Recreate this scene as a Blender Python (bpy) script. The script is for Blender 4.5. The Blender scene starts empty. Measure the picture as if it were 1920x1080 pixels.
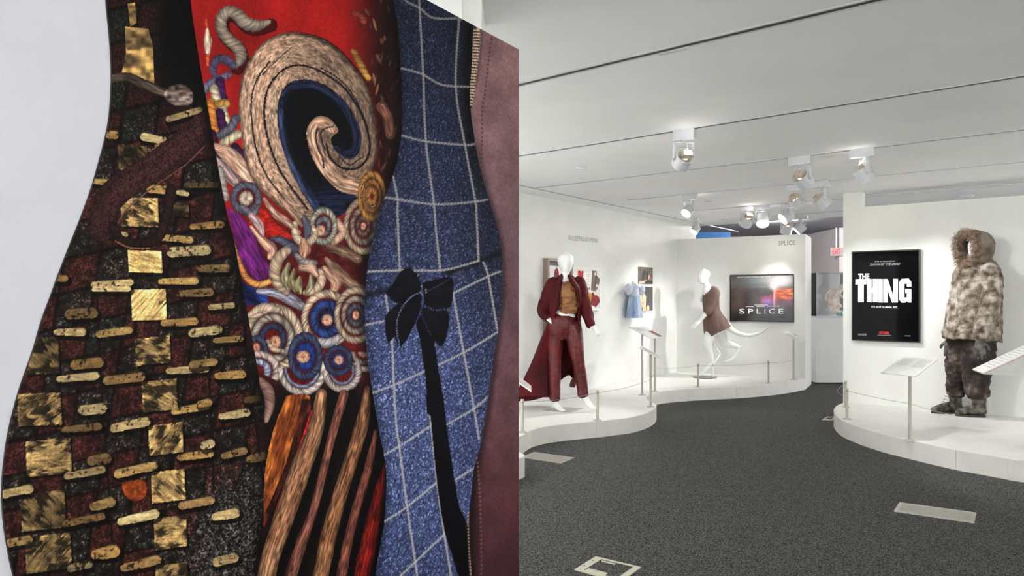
import bpy, bmesh, math, random
import numpy as np
from mathutils import Vector, Matrix, noise as mnoise

random.seed(7); np.random.seed(7)
scene = bpy.context.scene
COL = scene.collection
# ------------------------------------------------------------------ camera, world, exposure
F = 1290.0          # focal length in pixels of the 1920 frame
HOR = 557.0         # horizon row
EYE = 1.38          # eye height
DECK = 0.16         # platform height
CEIL = 2.58         # ceiling height
cam_d = bpy.data.cameras.new('camera'); cam = bpy.data.objects.new('camera', cam_d); COL.objects.link(cam)
cam.location = (0, 0, EYE); cam.rotation_euler = (math.pi/2, 0, 0)
cam_d.sensor_width = 36; cam_d.lens = F/1920*36; cam_d.shift_y = (HOR-540)/1920
cam_d.clip_start = 0.05; cam_d.clip_end = 100
scene.camera = cam
world = bpy.data.worlds.new('gallery_ambient'); scene.world = world; world.use_nodes = True
world.node_tree.nodes['Background'].inputs[0].default_value = (0.99, 0.99, 1.0, 1)
world.node_tree.nodes['Background'].inputs[1].default_value = 2.6
vs = scene.view_settings
vs.view_transform = 'Standard'; vs.look = 'None'; vs.gamma = 1; vs.use_curve_mapping = False; vs.exposure = 0.78
SPOT_GAIN = 0.42
WASH = 760
# ------------------------------------------------------------------ helpers
def lin(c):
    c = np.asarray(c, float)/255.0
    return np.where(c <= 0.04045, c/12.92, ((c+0.055)/1.055)**2.4)
def rgba(c): 
    l = lin(c); return (float(l[0]), float(l[1]), float(l[2]), 1)
MATS = {}
def mat(name, c1, c2=None, rough=0.6, scale=20, detail=4, lo=0.35, hi=0.65, bump=0, bscale=None, metal=0, emit=0, spec=0.5, coat=0, extra=None, stretch=None):
    """procedural principled material: two colours mixed by noise, optional bump"""
    if name in MATS: return MATS[name]
    m = bpy.data.materials.new(name); m.use_nodes = True
    nt = m.node_tree; b = nt.nodes['Principled BSDF']
    b.inputs['Roughness'].default_value = rough; b.inputs['Metallic'].default_value = metal
    b.inputs['Specular IOR Level'].default_value = spec; b.inputs['Coat Weight'].default_value = coat
    tc = nt.nodes.new('ShaderNodeTexCoord'); src = tc.outputs['Object']
    if stretch:
        mp = nt.nodes.new('ShaderNodeMapping'); mp.inputs['Scale'].default_value = stretch
        nt.links.new(src, mp.inputs[0]); src = mp.outputs[0]
    n = nt.nodes.new('ShaderNodeTexNoise'); n.inputs['Scale'].default_value = scale; n.inputs['Detail'].default_value = detail
    nt.links.new(src, n.inputs['Vector'])
    r = nt.nodes.new('ShaderNodeValToRGB')
    r.color_ramp.elements[0].position = lo; r.color_ramp.elements[1].position = hi
    r.color_ramp.elements[0].color = rgba(c1); r.color_ramp.elements[1].color = rgba(c2 if c2 is not None else c1)
    if extra:
        for p, c in extra:
            e = r.color_ramp.elements.new(p); e.color = rgba(c)
    nt.links.new(n.outputs['Fac'], r.inputs[0]); nt.links.new(r.outputs[0], b.inputs['Base Color'])
    if bump:
        n2 = nt.nodes.new('ShaderNodeTexNoise'); n2.inputs['Scale'].default_value = bscale or scale; n2.inputs['Detail'].default_value = 5
        nt.links.new(src, n2.inputs['Vector'])
        bp = nt.nodes.new('ShaderNodeBump'); bp.inputs['Strength'].default_value = bump; bp.inputs['Distance'].default_value = 0.02
        nt.links.new(n2.outputs['Fac'], bp.inputs['Height']); nt.links.new(bp.outputs[0], b.inputs['Normal'])
    if emit:
        b.inputs['Emission Color'].default_value = rgba(c1); b.inputs['Emission Strength'].default_value = emit
    MATS[name] = m
    return m

ORI = {}
def root_loc(p): return ORI[p.name] if p is not None else Vector((0, 0, 0))
def link(o, parent):
    COL.objects.link(o)
    if parent is not None:
        o.parent = parent; ORI[o.name] = ORI[parent.name]
    else: ORI[o.name] = o.location.copy()
    return o
def mk(name, V, Fc, m, parent=None, smooth=False, loc=None):
    """one mesh object; V in world coordinates, stored relative to its thing's origin"""
    V = np.asarray([tuple(v) for v in V] if not isinstance(V, np.ndarray) else V, float).reshape(-1, 3)
    base = np.array(root_loc(parent)) if parent is not None else (np.array(loc) if loc is not None else np.array([(V[:,0].min()+V[:,0].max())/2, (V[:,1].min()+V[:,1].max())/2, V[:,2].min()]))
    me = bpy.data.meshes.new(name)
    me.from_pydata((V-base).tolist(), [], [tuple(int(i) for i in f) for f in Fc]); me.update()
    if smooth: me.shade_smooth()
    me.materials.append(m)
    o = bpy.data.objects.new(name, me)
    if parent is None: o.location = Vector(base.tolist())
    return link(o, parent)
def tag(o, label, cat, group=None):
    o['label'] = label; o['category'] = cat
    if group: o['group'] = group
    return o
def thing(name, label, cat, loc, group=None):
    o = bpy.data.objects.new(name, None); o.location = loc; o.empty_display_size = 0.1
    link(o, None); return tag(o, label, cat, group)
def struct(o): o['kind'] = 'structure'; return o
def lab(o, l): o['label'] = l; return o

def cat(*parts):
    V = []; Fc = []
    for v, f in parts:
        k = len(V); V += [tuple(p) for p in v]; Fc += [tuple(i+k for i in q) for q in f]
    return V, Fc
def box(c, ax, ay, az):
    """box from centre and three half-axis vectors"""
    c, ax, ay, az = map(Vector, (c, ax, ay, az)); V = []
    for k in (-1, 1):
        for j in (-1, 1):
            for i in (-1, 1): V.append(c+ax*i+ay*j+az*k)
    return V, [(0,2,3,1),(4,5,7,6),(0,1,5,4),(2,6,7,3),(0,4,6,2),(1,3,7,5)]
def abox(x0, x1, y0, y1, z0, z1):
    return box(((x0+x1)/2,(y0+y1)/2,(z0+z1)/2), ((x1-x0)/2,0,0), (0,(y1-y0)/2,0), (0,0,(z1-z0)/2))
def cyl(a, b, r0, r1=None, n=16, caps=True):
    a = Vector(a); b = Vector(b); r1 = r0 if r1 is None else r1
    t = (b-a).normalized(); h = Vector((0,0,1)) if abs(t.z) < 0.9 else Vector((1,0,0))
    s = t.cross(h).normalized(); w = s.cross(t); V = []
    for p, r in ((a, r0), (b, r1)):
        for i in range(n):
            an = 2*math.pi*i/n; V.append(p+s*(r*math.cos(an))+w*(r*math.sin(an)))
    Fc = [(i, (i+1) % n, n+(i+1) % n, n+i) for i in range(n)]
    if caps: Fc += [tuple(range(n-1, -1, -1)), tuple(range(n, 2*n))]
    return V, Fc
def catmull(P, n=6):
    P = np.asarray(P, float)
    if len(P) < 3: 
        return np.array([P[0]+(P[-1]-P[0])*i/n for i in range(n+1)])
    Q = np.vstack([2*P[0]-P[1], P, 2*P[-1]-P[-2]]); out = []
    for i in range(1, len(Q)-2):
        p0, p1, p2, p3 = Q[i-1:i+3]
        for k in range(n):
            t = k/n
            out.append(0.5*(2*p1+(p2-p0)*t+(2*p0-5*p1+4*p2-p3)*t*t+(3*p1-p0-3*p2+p3)*t**3))
    out.append(P[-1]); return np.array(out)
def tube(path, side=(1,0,0), n=16, sub=4, caps=True, round_caps=True):
    """path rows (x,y,z,ra,rb): lofted elliptical tube, ra along `side`"""
    A = catmull(np.array(path, float), sub) if sub > 1 else np.array(path, float)
    pts = A[:, :3]; ra = np.maximum(A[:, 3], 1e-4); rb = np.maximum(A[:, 4], 1e-4)
    T = np.gradient(pts, axis=0); T /= np.linalg.norm(T, axis=1)[:, None]+1e-9
    rings = []
    side = np.array(side, float)
    def ring(p, t, a, b):
        s = side-t*np.dot(side, t); s /= np.linalg.norm(s)+1e-9; w = np.cross(t, s)
        an = np.arange(n)*2*math.pi/n
        return p+np.outer(np.cos(an)*a, s)+np.outer(np.sin(an)*b, w)
    if round_caps:
        e = min(ra[0], rb[0])
        for k, q in ((0.55, .55), (0.3, .86)): rings.append(ring(pts[0]-T[0]*e*k, T[0], ra[0]*q, rb[0]*q))
    for i in range(len(pts)): rings.append(ring(pts[i], T[i], ra[i], rb[i]))
    if round_caps:
        e = min(ra[-1], rb[-1])
        for k, q in ((0.3, .86), (0.55, .55)): rings.append(ring(pts[-1]+T[-1]*e*k, T[-1], ra[-1]*q, rb[-1]*q))
    V = np.vstack(rings); R = len(rings)
    Fc = [(r*n+i, r*n+(i+1) % n, (r+1)*n+(i+1) % n, (r+1)*n+i) for r in range(R-1) for i in range(n)]
    if caps: Fc += [tuple(range(n-1, -1, -1)), tuple(range((R-1)*n, R*n))]
    return V.tolist(), Fc
def wire(pts, r, n=6, sub=6):
    return tube([(*p, r, r) for p in pts], side=(0.13, 0.31, 0.94), n=n, sub=sub, round_caps=False)
def sheet(P, nu, nv, thick=0):
    """P: rows x cols of 3D control points -> smooth grid"""
    P = np.array(P, float)
    A = np.array([catmull(r, nu) for r in P]); B = np.array([catmull(A[:, j], nv) for j in range(A.shape[1])]).transpose(1, 0, 2)
    R, Cn = B.shape[:2]
    Fc = [(r*Cn+c, r*Cn+c+1, (r+1)*Cn+c+1, (r+1)*Cn+c) for r in range(R-1) for c in range(Cn-1)]
    return B, Fc
def remesh(VF, voxel, it=3):
    V, Fc = VF
    me = bpy.data.meshes.new('tmp'); me.from_pydata([tuple(v) for v in V], [], [tuple(f) for f in Fc]); me.update()
    o = bpy.data.objects.new('tmp', me); COL.objects.link(o)
    m = o.modifiers.new('r', 'REMESH'); m.mode = 'VOXEL'; m.voxel_size = voxel; m.use_smooth_shade = True
    if it:
        s = o.modifiers.new('s', 'SMOOTH'); s.iterations = it; s.factor = 0.5
    dg = bpy.context.evaluated_depsgraph_get(); e = o.evaluated_get(dg); r = bpy.data.meshes.new_from_object(e)
    n = len(r.vertices); co = np.empty(n*3); r.vertices.foreach_get('co', co); no = np.empty(n*3); r.vertices.foreach_get('normal', no)
    Fo = [tuple(p.vertices) for p in r.polygons]
    bpy.data.objects.remove(o); bpy.data.meshes.remove(me); bpy.data.meshes.remove(r)
    return co.reshape(-1, 3), Fo, no.reshape(-1, 3)
def wrinkle(V, N, amp, sc, stretch=(1,1,1), seed=0):
    out = V.copy(); st = np.array(stretch)*sc
    for i in range(len(V)):
        q = Vector((V[i]*st).tolist())+Vector((seed, seed*1.7, 0))
        out[i] += N[i]*amp*(mnoise.noise(q)+0.5*mnoise.noise(q*2.1))
    return out
# ------------------------------------------------------------------ photo measurement -> place
UD = np.array([0.613, 0.790]); VD = np.array([0.790, -0.613])     # the room's two wall directions
def at(px, py, D): return Vector(((px-960)/F*D, D, EYE-(py-HOR)*D/F))
def on_z(px, py, z):
    D = F*(EYE-z)/(py-HOR); return Vector(((px-960)/F*D, D, z))
class Plane:
    """upright wall plane through Q along w; n is the unit normal into the gallery"""
    def __init__(s, Q, w, n): s.Q = np.array(Q, float); s.w = np.array(w, float)/np.linalg.norm(w); s.n = np.array(n, float)/np.linalg.norm(n)
    def tz(s, px, py):
        k = (px-960)/F; t = (k*s.Q[1]-s.Q[0])/(s.w[0]-k*s.w[1]); Y = s.Q[1]+s.w[1]*t
        return t, EYE-(py-HOR)*Y/F
    def pt(s, t, z, off=0): p = s.Q+s.w*t+s.n*off; return Vector((p[0], p[1], z))
    def px(s, px, py, off=0): return s.pt(*s.tz(px, py), off)
    def slab(s, t0, t1, z0, z1, o0, o1):
        c = s.pt((t0+t1)/2, (z0+z1)/2, (o0+o1)/2)
        return box(c, Vector((*s.w, 0))*((t1-t0)/2), Vector((*s.n, 0))*((o1-o0)/2), (0, 0, (z1-z0)/2))
    def poly(s, tz, off): return [s.pt(t, z, off) for t, z in tz], [tuple(range(len(tz)))]
    def pxpoly(s, pts, off): return [s.px(x, y, off) for x, y in pts], [tuple(range(len(pts)))]
def text(name, body, plane, t0, t1, z0, z1, off, m, parent=None, bold=0.0, shear=0.0, z0r=None, z1r=None):
    c = bpy.data.curves.new('txt', 'FONT'); c.body = body; c.offset = bold; c.shear = shear; c.resolution_u = 3
    o = bpy.data.objects.new('txt', c); COL.objects.link(o)
    dg = bpy.context.evaluated_depsgraph_get(); me = bpy.data.meshes.new_from_object(o.evaluated_get(dg))
    V = np.array([v.co[:] for v in me.vertices]); Fc = [tuple(p.vertices) for p in me.polygons]
    bpy.data.objects.remove(o); bpy.data.curves.remove(c); bpy.data.meshes.remove(me)
    a = (V[:, 0]-V[:, 0].min())/np.ptp(V[:, 0]); b = (V[:, 1]-V[:, 1].min())/max(np.ptp(V[:, 1]), 1e-6)
    z0r = z0 if z0r is None else z0r; z1r = z1 if z1r is None else z1r
    W = [plane.pt(t0+(t1-t0)*p, (z0+(z0r-z0)*p)*(1-q)+(z1+(z1r-z1)*p)*q, off) for p, q in zip(a, b)]
    return mk(name, W, Fc, m, parent)
LW = Plane((2.69, 11.24), UD, VD)                                  # long left wall, t = 0 in the far corner
ang = math.radians(30); SWD = (math.cos(ang), -math.sin(ang))
SW = Plane((2.69, 11.24), SWD, (-math.sin(ang), -math.cos(ang)))   # partition behind the running mannequin
RW = Plane((3.846, 7.99), VD, (-UD[0], -UD[1]))                    # wall behind the parka
a34 = math.radians(34.2)
MU = Plane((0.0247, 2.53), (math.sin(a34), math.cos(a34)), (math.cos(a34), -math.sin(a34)))  # mural, t = 0 at its far edge
MTOP = EYE+(HOR-92.6)*2.53/F
# ------------------------------------------------------------------ materials
M_wall = mat('wall_paint', (224,225,221), (229,230,226), rough=0.75, scale=3, bump=0.04, bscale=160)
M_ceil = mat('ceiling_paint', (238,238,238), (242,242,242), rough=0.8, scale=2)
M_deck = mat('platform_paint', (234,233,229), (240,239,236), rough=0.45, scale=5, bump=0.03, bscale=80)
M_fascia = mat('platform_edge', (216,214,208), (224,222,217), rough=0.55, scale=6)
M_dark = mat('track_dark', (40,40,40), (52,52,52), rough=0.6)
M_white = mat('white_enamel', (196,199,203), (204,207,211), rough=0.35)
M_steel = mat('brushed_steel', (176,172,165), (200,196,190), rough=0.35, metal=0.6, scale=60, stretch=(1,1,30))
M_mann = mat('mannequin_gloss', (224,225,224), (231,232,231), rough=0.28, scale=3, coat=0.3)
M_beige = mat('ceramic_socket', (176,162,146), (196,184,168), rough=0.5)
M_lamp = mat('lamp_glow', (255,246,230), emit=14)
M_refl = mat('reflector', (225,215,200), (245,240,230), rough=0.12, metal=1.0, scale=40)
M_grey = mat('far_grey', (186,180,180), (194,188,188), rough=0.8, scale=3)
M_farceil = mat('far_ceiling_dim', (128,128,136), (136,136,144), rough=0.9, scale=2)  # grey holds the dimness of the poorly lit far ceiling
M_blue = mat('blue_wall', (24,84,142), (30,92,150), rough=0.7)
def carpet():
    m = mat('grey_carpet', (24,24,24), (122,122,120), rough=0.95, scale=165, detail=8, lo=0.38, hi=0.68, bump=0.4, bscale=200, spec=0.15)
    return m
M_carpet = carpet()
# ------------------------------------------------------------------ the room
struct(mk('floor', *abox(-7, 13, -4, 19, -0.1, 0.0), M_carpet))
# the main ceiling ends at an edge across the far room; beyond it a higher ceiling, coloured darker for its dimness
def uvp(u, v, z, o=(4.12, 10.9)): p = np.array(o)+UD*u+VD*v; return Vector((p[0], p[1], z))
cv = [uvp(-20, -9, CEIL), uvp(-20, 9, CEIL), uvp(0, 9, CEIL), uvp(0, -9, CEIL)]
cv += [Vector((p.x, p.y, CEIL+0.25)) for p in cv]
struct(mk('ceiling', cv, [(0,3,2,1), (4,5,6,7), (0,1,5,4), (1,2,6,5), (2,3,7,6), (3,0,4,7)], M_ceil))
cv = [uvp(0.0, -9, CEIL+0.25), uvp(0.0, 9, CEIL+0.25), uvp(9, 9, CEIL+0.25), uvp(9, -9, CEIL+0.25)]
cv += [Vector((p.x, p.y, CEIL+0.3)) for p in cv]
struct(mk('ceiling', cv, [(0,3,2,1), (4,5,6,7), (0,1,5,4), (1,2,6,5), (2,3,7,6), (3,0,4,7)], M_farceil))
struct(mk('wall_left', *LW.slab(-11.5, 0.78, 0, CEIL, -0.15, 0), M_wall))
SWT = EYE+108*11.24/F
struct(mk('wall_partition', *SW.slab(0.0, 1.948, 0, SWT, -0.72, 0), M_wall))
# wall behind the parka: lower wall with a post that reaches the ceiling
rw = mk('wall_right', *RW.slab(0.0, 4.74, 0, 2.41, -0.14, 0), M_wall); struct(rw)
struct(mk('wall_right_post', *RW.slab(0.0, 0.2026, 2.41, CEIL, -0.14, 0), M_wall))
# far room
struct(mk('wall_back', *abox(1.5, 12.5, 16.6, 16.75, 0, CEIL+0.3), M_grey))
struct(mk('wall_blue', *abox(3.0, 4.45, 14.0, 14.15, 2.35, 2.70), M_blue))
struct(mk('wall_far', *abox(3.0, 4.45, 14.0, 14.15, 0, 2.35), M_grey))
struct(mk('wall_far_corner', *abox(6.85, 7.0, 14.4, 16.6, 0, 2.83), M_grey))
# the gallery behind and beside the camera
struct(mk('wall_side', *abox(7.6, 7.75, -4, 5.12, 0, CEIL), M_wall))
struct(mk('wall_rear', *abox(-1.5, 7.6, -4.0, -3.85, 0, CEIL), M_wall))
# column that shows above the mural
struct(mk('wall_column', *abox(-0.42, (903-960)/F*2.72, 2.72, 3.05, 0, CEIL), M_wall))
struct(mk('wall_column_face', *abox(-0.9, (866-960)/F*2.66, 2.66, 2.72, 0, CEIL), M_wall))
# ------------------------------------------------------------------ display platforms
def outline(pts, z=DECK): return [on_z(x, y, z) for x, y in pts]
def platform(name, label, front, back, seams):
    """front: px points of the visible top edge, back: world points that close it along the wall"""
    P = catmull([tuple(p)[:2] for p in front], 4)
    O = [Vector((p[0], p[1], 0)) for p in P]+[Vector((p[0], p[1], 0)) for p in back]
    n = len(O)
    t = thing(name, label, 'platform', O[len(P)//2])
    V = [Vector((p.x, p.y, 0.0)) for p in O]+[Vector((p.x, p.y, DECK)) for p in O]
    area = sum(O[i].x*O[(i+1) % n].y-O[(i+1) % n].x*O[i].y for i in range(n))
    top = tuple(range(n, 2*n)) if area > 0 else tuple(range(2*n-1, n-1, -1))
    bot = tuple(range(n-1, -1, -1)) if area > 0 else tuple(range(n))
    q = [(i, (i+1) % n, n+(i+1) % n, n+i) if area > 0 else (i, n+i, n+(i+1) % n, (i+1) % n) for i in range(n)]
    mk('deck', V, [top, bot]+q, M_deck, t)
    # curved fascia boards with butt joints
    cuts = [0]+seams+[len(P)-1]
    for a, b in zip(cuts[:-1], cuts[1:]):
        seg = P[a:b+1].copy()
        T = np.gradient(seg, axis=0); T /= np.linalg.norm(T, axis=1)[:, None]
        N = np.stack([T[:, 1], -T[:, 0]], 1)*(1 if area > 0 else -1)
        seg[0] += T[0]*0.0015; seg[-1] -= T[-1]*0.0015
        o = seg+N*0.006; V = []; m_ = len(seg)
        for arr in (seg, o):
            for z in (0.0, DECK-0.002): V += [(p[0], p[1], z) for p in arr]
        Fc = []
        for i in range(m_-1):
            Fc += [(2*m_+i, 2*m_+i+1, 3*m_+i+1, 3*m_+i), (m_+i, 3*m_+i, 3*m_+i+1, m_+i+1)]
        Fc += [(0, m_, 3*m_, 2*m_), (m_-1, 3*m_-1, 4*m_-1, 2*m_-1)]
        if area < 0: Fc = [f[::-1] for f in Fc]
        mk('fascia_panel', V, Fc, M_fascia, t)
    return t
lf = outline([(973,818.5),(994,807),(1021,800),(1051,796),(1084,792.6),(1117,790),(1153,786),(1184,782),(1210,775),(1225,767.6),(1230,760.5),(1228,757.4),(1221.6,754.4),(1214.5,750),(1211,745.6),(1213.5,742),(1222.6,738),(1239,734),(1275,730.4),(1324,727.5),(1380,725),(1417,722.5),(1454,719),(1481.5,715.5)])
lf = [Vector((-0.75, 4.75, 0)), Vector((-0.30, 4.95, 0)), Vector((0.045, 5.20, 0)), Vector((0.075, 5.38, 0)), Vector((-0.10, 5.58, 0)), Vector((-0.14, 5.8, 0))]+lf+[SW.pt(1.945, 0, 0.02)]
b0 = LW.pt(-6.5, 0, 0.002)
platform('display_platform', 'long wavy white platform under the red-coated and running mannequins', lf,
         [SW.pt(1.945, 0, 0.002), Vector((2.694, 11.233, 0)), b0], [20, 44, 72, 92, 104])
rf = outline([(1581,755.5),(1570,760.5),(1564.4,768),(1566.5,776),(1575.5,785),(1586,791),(1612,801),(1638,809),(1664,816),(1700,824),(1741,833),(1793,843.5),(1845,852),(1884,858.5),(1920,864)])
rf += [Vector((4.35, 4.75, 0)), Vector((5.1, 4.35, 0)), Vector((6.0, 4.05, 0))]
platform('display_platform', 'curved white platform under the snow-stained parka figure', rf, [RW.pt(4.2, 0, 0.002), RW.pt(0.002, 0, 0.002)], [18, 44])
# ------------------------------------------------------------------ ceiling tracks
def track(p, a0, a1, d, label, name='lighting_track', w=0.016):
    D = F*(CEIL-EYE)/(HOR-p[1]); q = np.array([(p[0]-960)/F*D, D]); n = np.array([-d[1], d[0]])
    c = q+d*(a0+a1)/2; h = (a1-a0)/2
    t = thing(name, label, 'track', (c[0], c[1], CEIL-0.004), 'recessed ceiling light tracks')
    dv = Vector((*d, 0)); nv = Vector((*n, 0)); c3 = Vector((c[0], c[1], CEIL))
    mk('channel', *box(c3+Vector((0,0,-0.0015)), dv*h, nv*w*0.5, (0,0,0.0015)), M_dark, t)
    for s in (-1, 1):
        mk('flange', *box(c3+nv*s*w*0.75+Vector((0,0,-0.002)), dv*h, nv*w*0.25, (0,0,0.002)), M_white, t)
    return t
TR = [((975,158), -0.6, 4.2, VD, 'ceiling track next to the mural, without spotlights', 0.03),
      ((1283,243), -1.75, 4.0, VD, 'ceiling track that carries one large spotlight turned from the mural', 0.026),
      ((1616,279), -3.25, 3.2, VD, 'ceiling track that carries the two spotlights ahead of the parka wall', 0.02),
      ((1484,345), -1.95, 3.6, VD, 'ceiling track that carries three spotlights over the aisle', 0.016),
      ((1480,380.5), -1.4, 2.5, VD, 'ceiling track carrying the bright spotlight trio near the partition', 0.016),
      ((1503,401), -1.2, 1.9, VD, 'ceiling track right before the partition wall', 0.016),
      ((1275,411), -6.0, 2.5, UD, 'long ceiling track running along the left wall', 0.016),
      ((1617,366), 0.0, 2.2, VD, 'short ceiling track above the parka wall', 0.012)]
for p, a0, a1, d, l, w in TR: track(p, a0, a1, d, l, w=w)
# white filler strip in the nearest track
D_ = F*(CEIL-EYE)/(HOR-94); c_ = Vector(((1262-960)/F*D_, D_, CEIL-0.006))
tag(mk('track_cover', *box(c_, Vector((*VD,0))*0.075, Vector((*UD,0))*0.014, (0,0,0.0035)), M_white), 'short white cover strip clipped into nearest ceiling track', 'cover')
# flush ceiling discs
def disc(px, py, r, label):
    D = F*(CEIL-EYE)/(HOR-py); p = Vector(((px-960)/F*D, D, CEIL))
    t = thing('ceiling_disc', label, 'ceiling fitting', (p.x, p.y, CEIL-0.012), 'flush round ceiling fittings')
    mk('rim', *cyl((p.x,p.y,CEIL-0.012), (p.x,p.y,CEIL), r*0.9, r, 24), M_white, t)
    mk('lens', *cyl((p.x,p.y,CEIL-0.016), (p.x,p.y,CEIL-0.0121), r*0.72, r*0.75, 24), M_ceil, t)
disc(1090, 314, 0.05, 'round flush ceiling fitting above the red-coated mannequin')
disc(1328, 378, 0.05, 'small round flush ceiling fitting past the aisle tracks')
disc(1808, 367.5, 0.10, 'wide round flush ceiling fitting behind top of parka wall')
# ------------------------------------------------------------------ spotlights
def spotlight(bx, by, bw, bh, D, hx, hy, aim, watt, label, cone=62, blend=0.7, R=None, spill=0.0):
    k = D/F
    bc = at(bx, by, D); hw = bw*k/2; hh = bh*k/2
    hc = at(hx, hy, D); d = (Vector(aim)-hc).normalized(); R = R or 0.062; L = R*0.95
    t = thing('track_spotlight', label, 'spotlight', (bc.x, bc.y, hc.z-R), 'white track spotlights')
    vd = Vector((*VD, 0)); ud = Vector((*UD, 0))
    mk('adapter_box', *box(bc, vd*hw*1.15, ud*0.022, (0,0,hh)), M_white, t)
    st = [cyl((bc.x+vd.x*s, bc.y+vd.y*s, bc.z+hh), (bc.x+vd.x*s, bc.y+vd.y*s, CEIL-0.003), 0.007, n=8) for s in (-hw*0.5, 0.0, hw*0.5)]
    mk('track_pins', *cat(*st), M_steel, t)
    # yoke: two plates hugging the drum
    side = d.cross(Vector((0,0,1))).normalized()
    top = Vector((hc.x, hc.y, bc.z-hh))
    mk('swivel', *cyl(top+Vector((0,0,-0.02)), top, 0.012, n=10), M_white, t)
    for s in (-1, 1):
        a = top+side*s*(R+0.006)+Vector((0,0,-0.02)); b = hc+side*s*(R+0.006)
        mk('yoke_arm', *box((a+b)/2, side*0.003, side.cross((b-a).normalized())*0.014, (b-a)/2), M_white, t)
        mk('pivot_screw', *cyl(hc+side*s*(R+0.006), hc+side*s*(R+0.014), 0.010, n=10), M_steel, t)
    mk('yoke_bridge', *box(top+Vector((0,0,-0.02)), side*(R+0.009), side.cross(Vector((0,0,1)))*0.014, (0,0,0.003)), M_white, t)
    # open drum
    f = hc+d*L; b = hc-d*L*0.75
    V1, F1 = cyl(b, f, R, R, 28, caps=False); V2, F2 = cyl(b, f, R*0.94, R*0.94, 28, caps=False)
    n = 28; V = V1+V2; Fc = F1+[tuple(reversed([i+2*n for i in q])) for q in F2]
    Fc += [(i, 2*n+i, 2*n+(i+1) % n, (i+1) % n) for i in range(n)]+[(n+i, n+(i+1) % n, 3*n+(i+1) % n, 3*n+i) for i in range(n)]
    mk('drum', V, Fc, M_white, t, smooth=False)
    mk('reflector', *cyl(hc-d*L*0.45, f-d*0.012, R*0.35, R*0.9, 28, caps=False), M_refl, t, smooth=True)
    mk('lamp', *cyl(f-d*0.014, f-d*0.010, R*0.88, R*0.88, 28), M_lamp, t)
    so = hc-d*(L*0.75+0.012)
    up = side.cross(d)
    mk('socket', *box(so, side*R*0.5, up*R*0.32, d*0.024), M_beige, t)
    mk('flex_cable', *wire([top+Vector((0,0,-0.01)), (top+so)/2-d*0.03, so-d*0.02], 0.0025), M_beige, t)
    if watt:
        l = bpy.data.lights.new('spot_beam', 'SPOT'); l.energy = watt*SPOT_GAIN; l.spot_size = math.radians(cone); l.spot_blend = blend
        l.color = (1.0, 0.992, 0.982); l.shadow_soft_size = 0.035
        lo = bpy.data.objects.new('spot_beam', l); link(lo, t); lo.location = f+d*0.012-ORI[t.name]
        lo.rotation_euler = d.to_track_quat('-Z', 'Y').to_euler()
    if spill:
        l = bpy.data.lights.new('back_spill', 'POINT'); l.energy = spill; l.color = (1.0, 0.97, 0.93); l.shadow_soft_size = 0.02
        lo = bpy.data.objects.new('back_spill', l); link(lo, t); lo.location = so-d*0.035-ORI[t.name]
    return t
G_ = 'track_spotlight'
spotlight(1283,253.5,36,19, 4.93, 1281.6,299, (0.7,7.6,1.1), 80, 'large spotlight alone on its track, drum open towards the ceiling', R=0.066, spill=0.35)
spotlight(1499.5,302,33,16, 5.86, 1505,336, (4.4,6.9,1.0), 105, 'spotlight with beige socket turned up, beside the brightest aisle lamp', R=0.07)
spotlight(1616,287.5,36,15, 5.57, 1621,327, (4.1,5.3,0.2), 110, 'spotlight with bright lamp face, ahead of the parka wall post', R=0.07, spill=0.35)
spotlight(1489.5,352.5,25,11, 7.3, 1494,377, (4.25,7.7,1.2), 70, 'spotlight hanging right below the beige-socketed aisle spotlight', R=0.07)
spotlight(1537,346.5,28,11, 7.13, 1541,377, (4.9,7.1,1.1), 110, 'spotlight with raised socket in line with the partition corner', R=0.07)
spotlight(1293.5,370,25,10, 8.02, 1291,395, (0.7,7.15,1.0), 150, 'bright-faced spotlight over the small blue dress', R=0.062, spill=0.35)
spotlight(1304,412,9,6, 10.3, 1304.5,430, (1.75,9.9,1.0), 90, 'smallest square-looking spotlight by the far corner of left wall', R=0.06)
spotlight(1401.5,391.5,21,8, 9.05, 1401,412, (2.9,10.7,1.0), 70, 'spotlight seen into its open back, above the running mannequin', R=0.085, spill=0.35)
spotlight(1430.5,389,22,8, 9.0, 1430,412, (2.7,7.4,0.1), 60, 'glaring spotlight facing the aisle above the partition', R=0.08, spill=0.35)
spotlight(1478.5,386.5,21,7, 8.75, 1476,405, (1.5,8.6,1.0), 110, 'glaring spotlight turned to the running mannequin', R=0.08, spill=0.35)
spotlight(1475,409,20,7, 9.9, 1475,428, (3.9,10.5,1.2), 45, 'spotlight in front of the wide wall poster, back open', R=0.08)
spotlight(1503.5,406.5,19,7, 9.92, 1500,427, (2.75,10.3,1.0), 180, 'spotlight closest to the free end of the partition', R=0.075)
# spotlights that light the mural, on a track out of view overhead
track((960,-900), -1.8, 2.6, VD, 'ceiling track overhead that lights the mural', w=0.03)
for x_, y_, aim, w_, l_ in ((1.25, 0.35, (-0.45,1.85,1.25), 14, 'overhead spotlight aimed at the middle of the mural'), (1.75, 1.0, (-0.1,2.4,1.7), 10, 'overhead spotlight aimed at far end of the mural'), (0.6, 0.12, (-0.72,1.45,1.62), 26, 'overhead spotlight aimed at white end of the mural')):
    k = F/1.0
    def pr(x, y, z): return 960+F*x/y, HOR-F*(z-EYE)/y
    y0 = y_ if abs(y_) > 1e-3 else 0.05
    b_ = pr(x_, y0, CEIL-0.045); h_ = pr(x_, y0, CEIL-0.19)
    spotlight(b_[0], b_[1], 0.137*F/abs(y0), 0.06*F/abs(y0), y0, h_[0], h_[1], aim, w_, l_, cone=95, blend=1.0)
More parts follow.
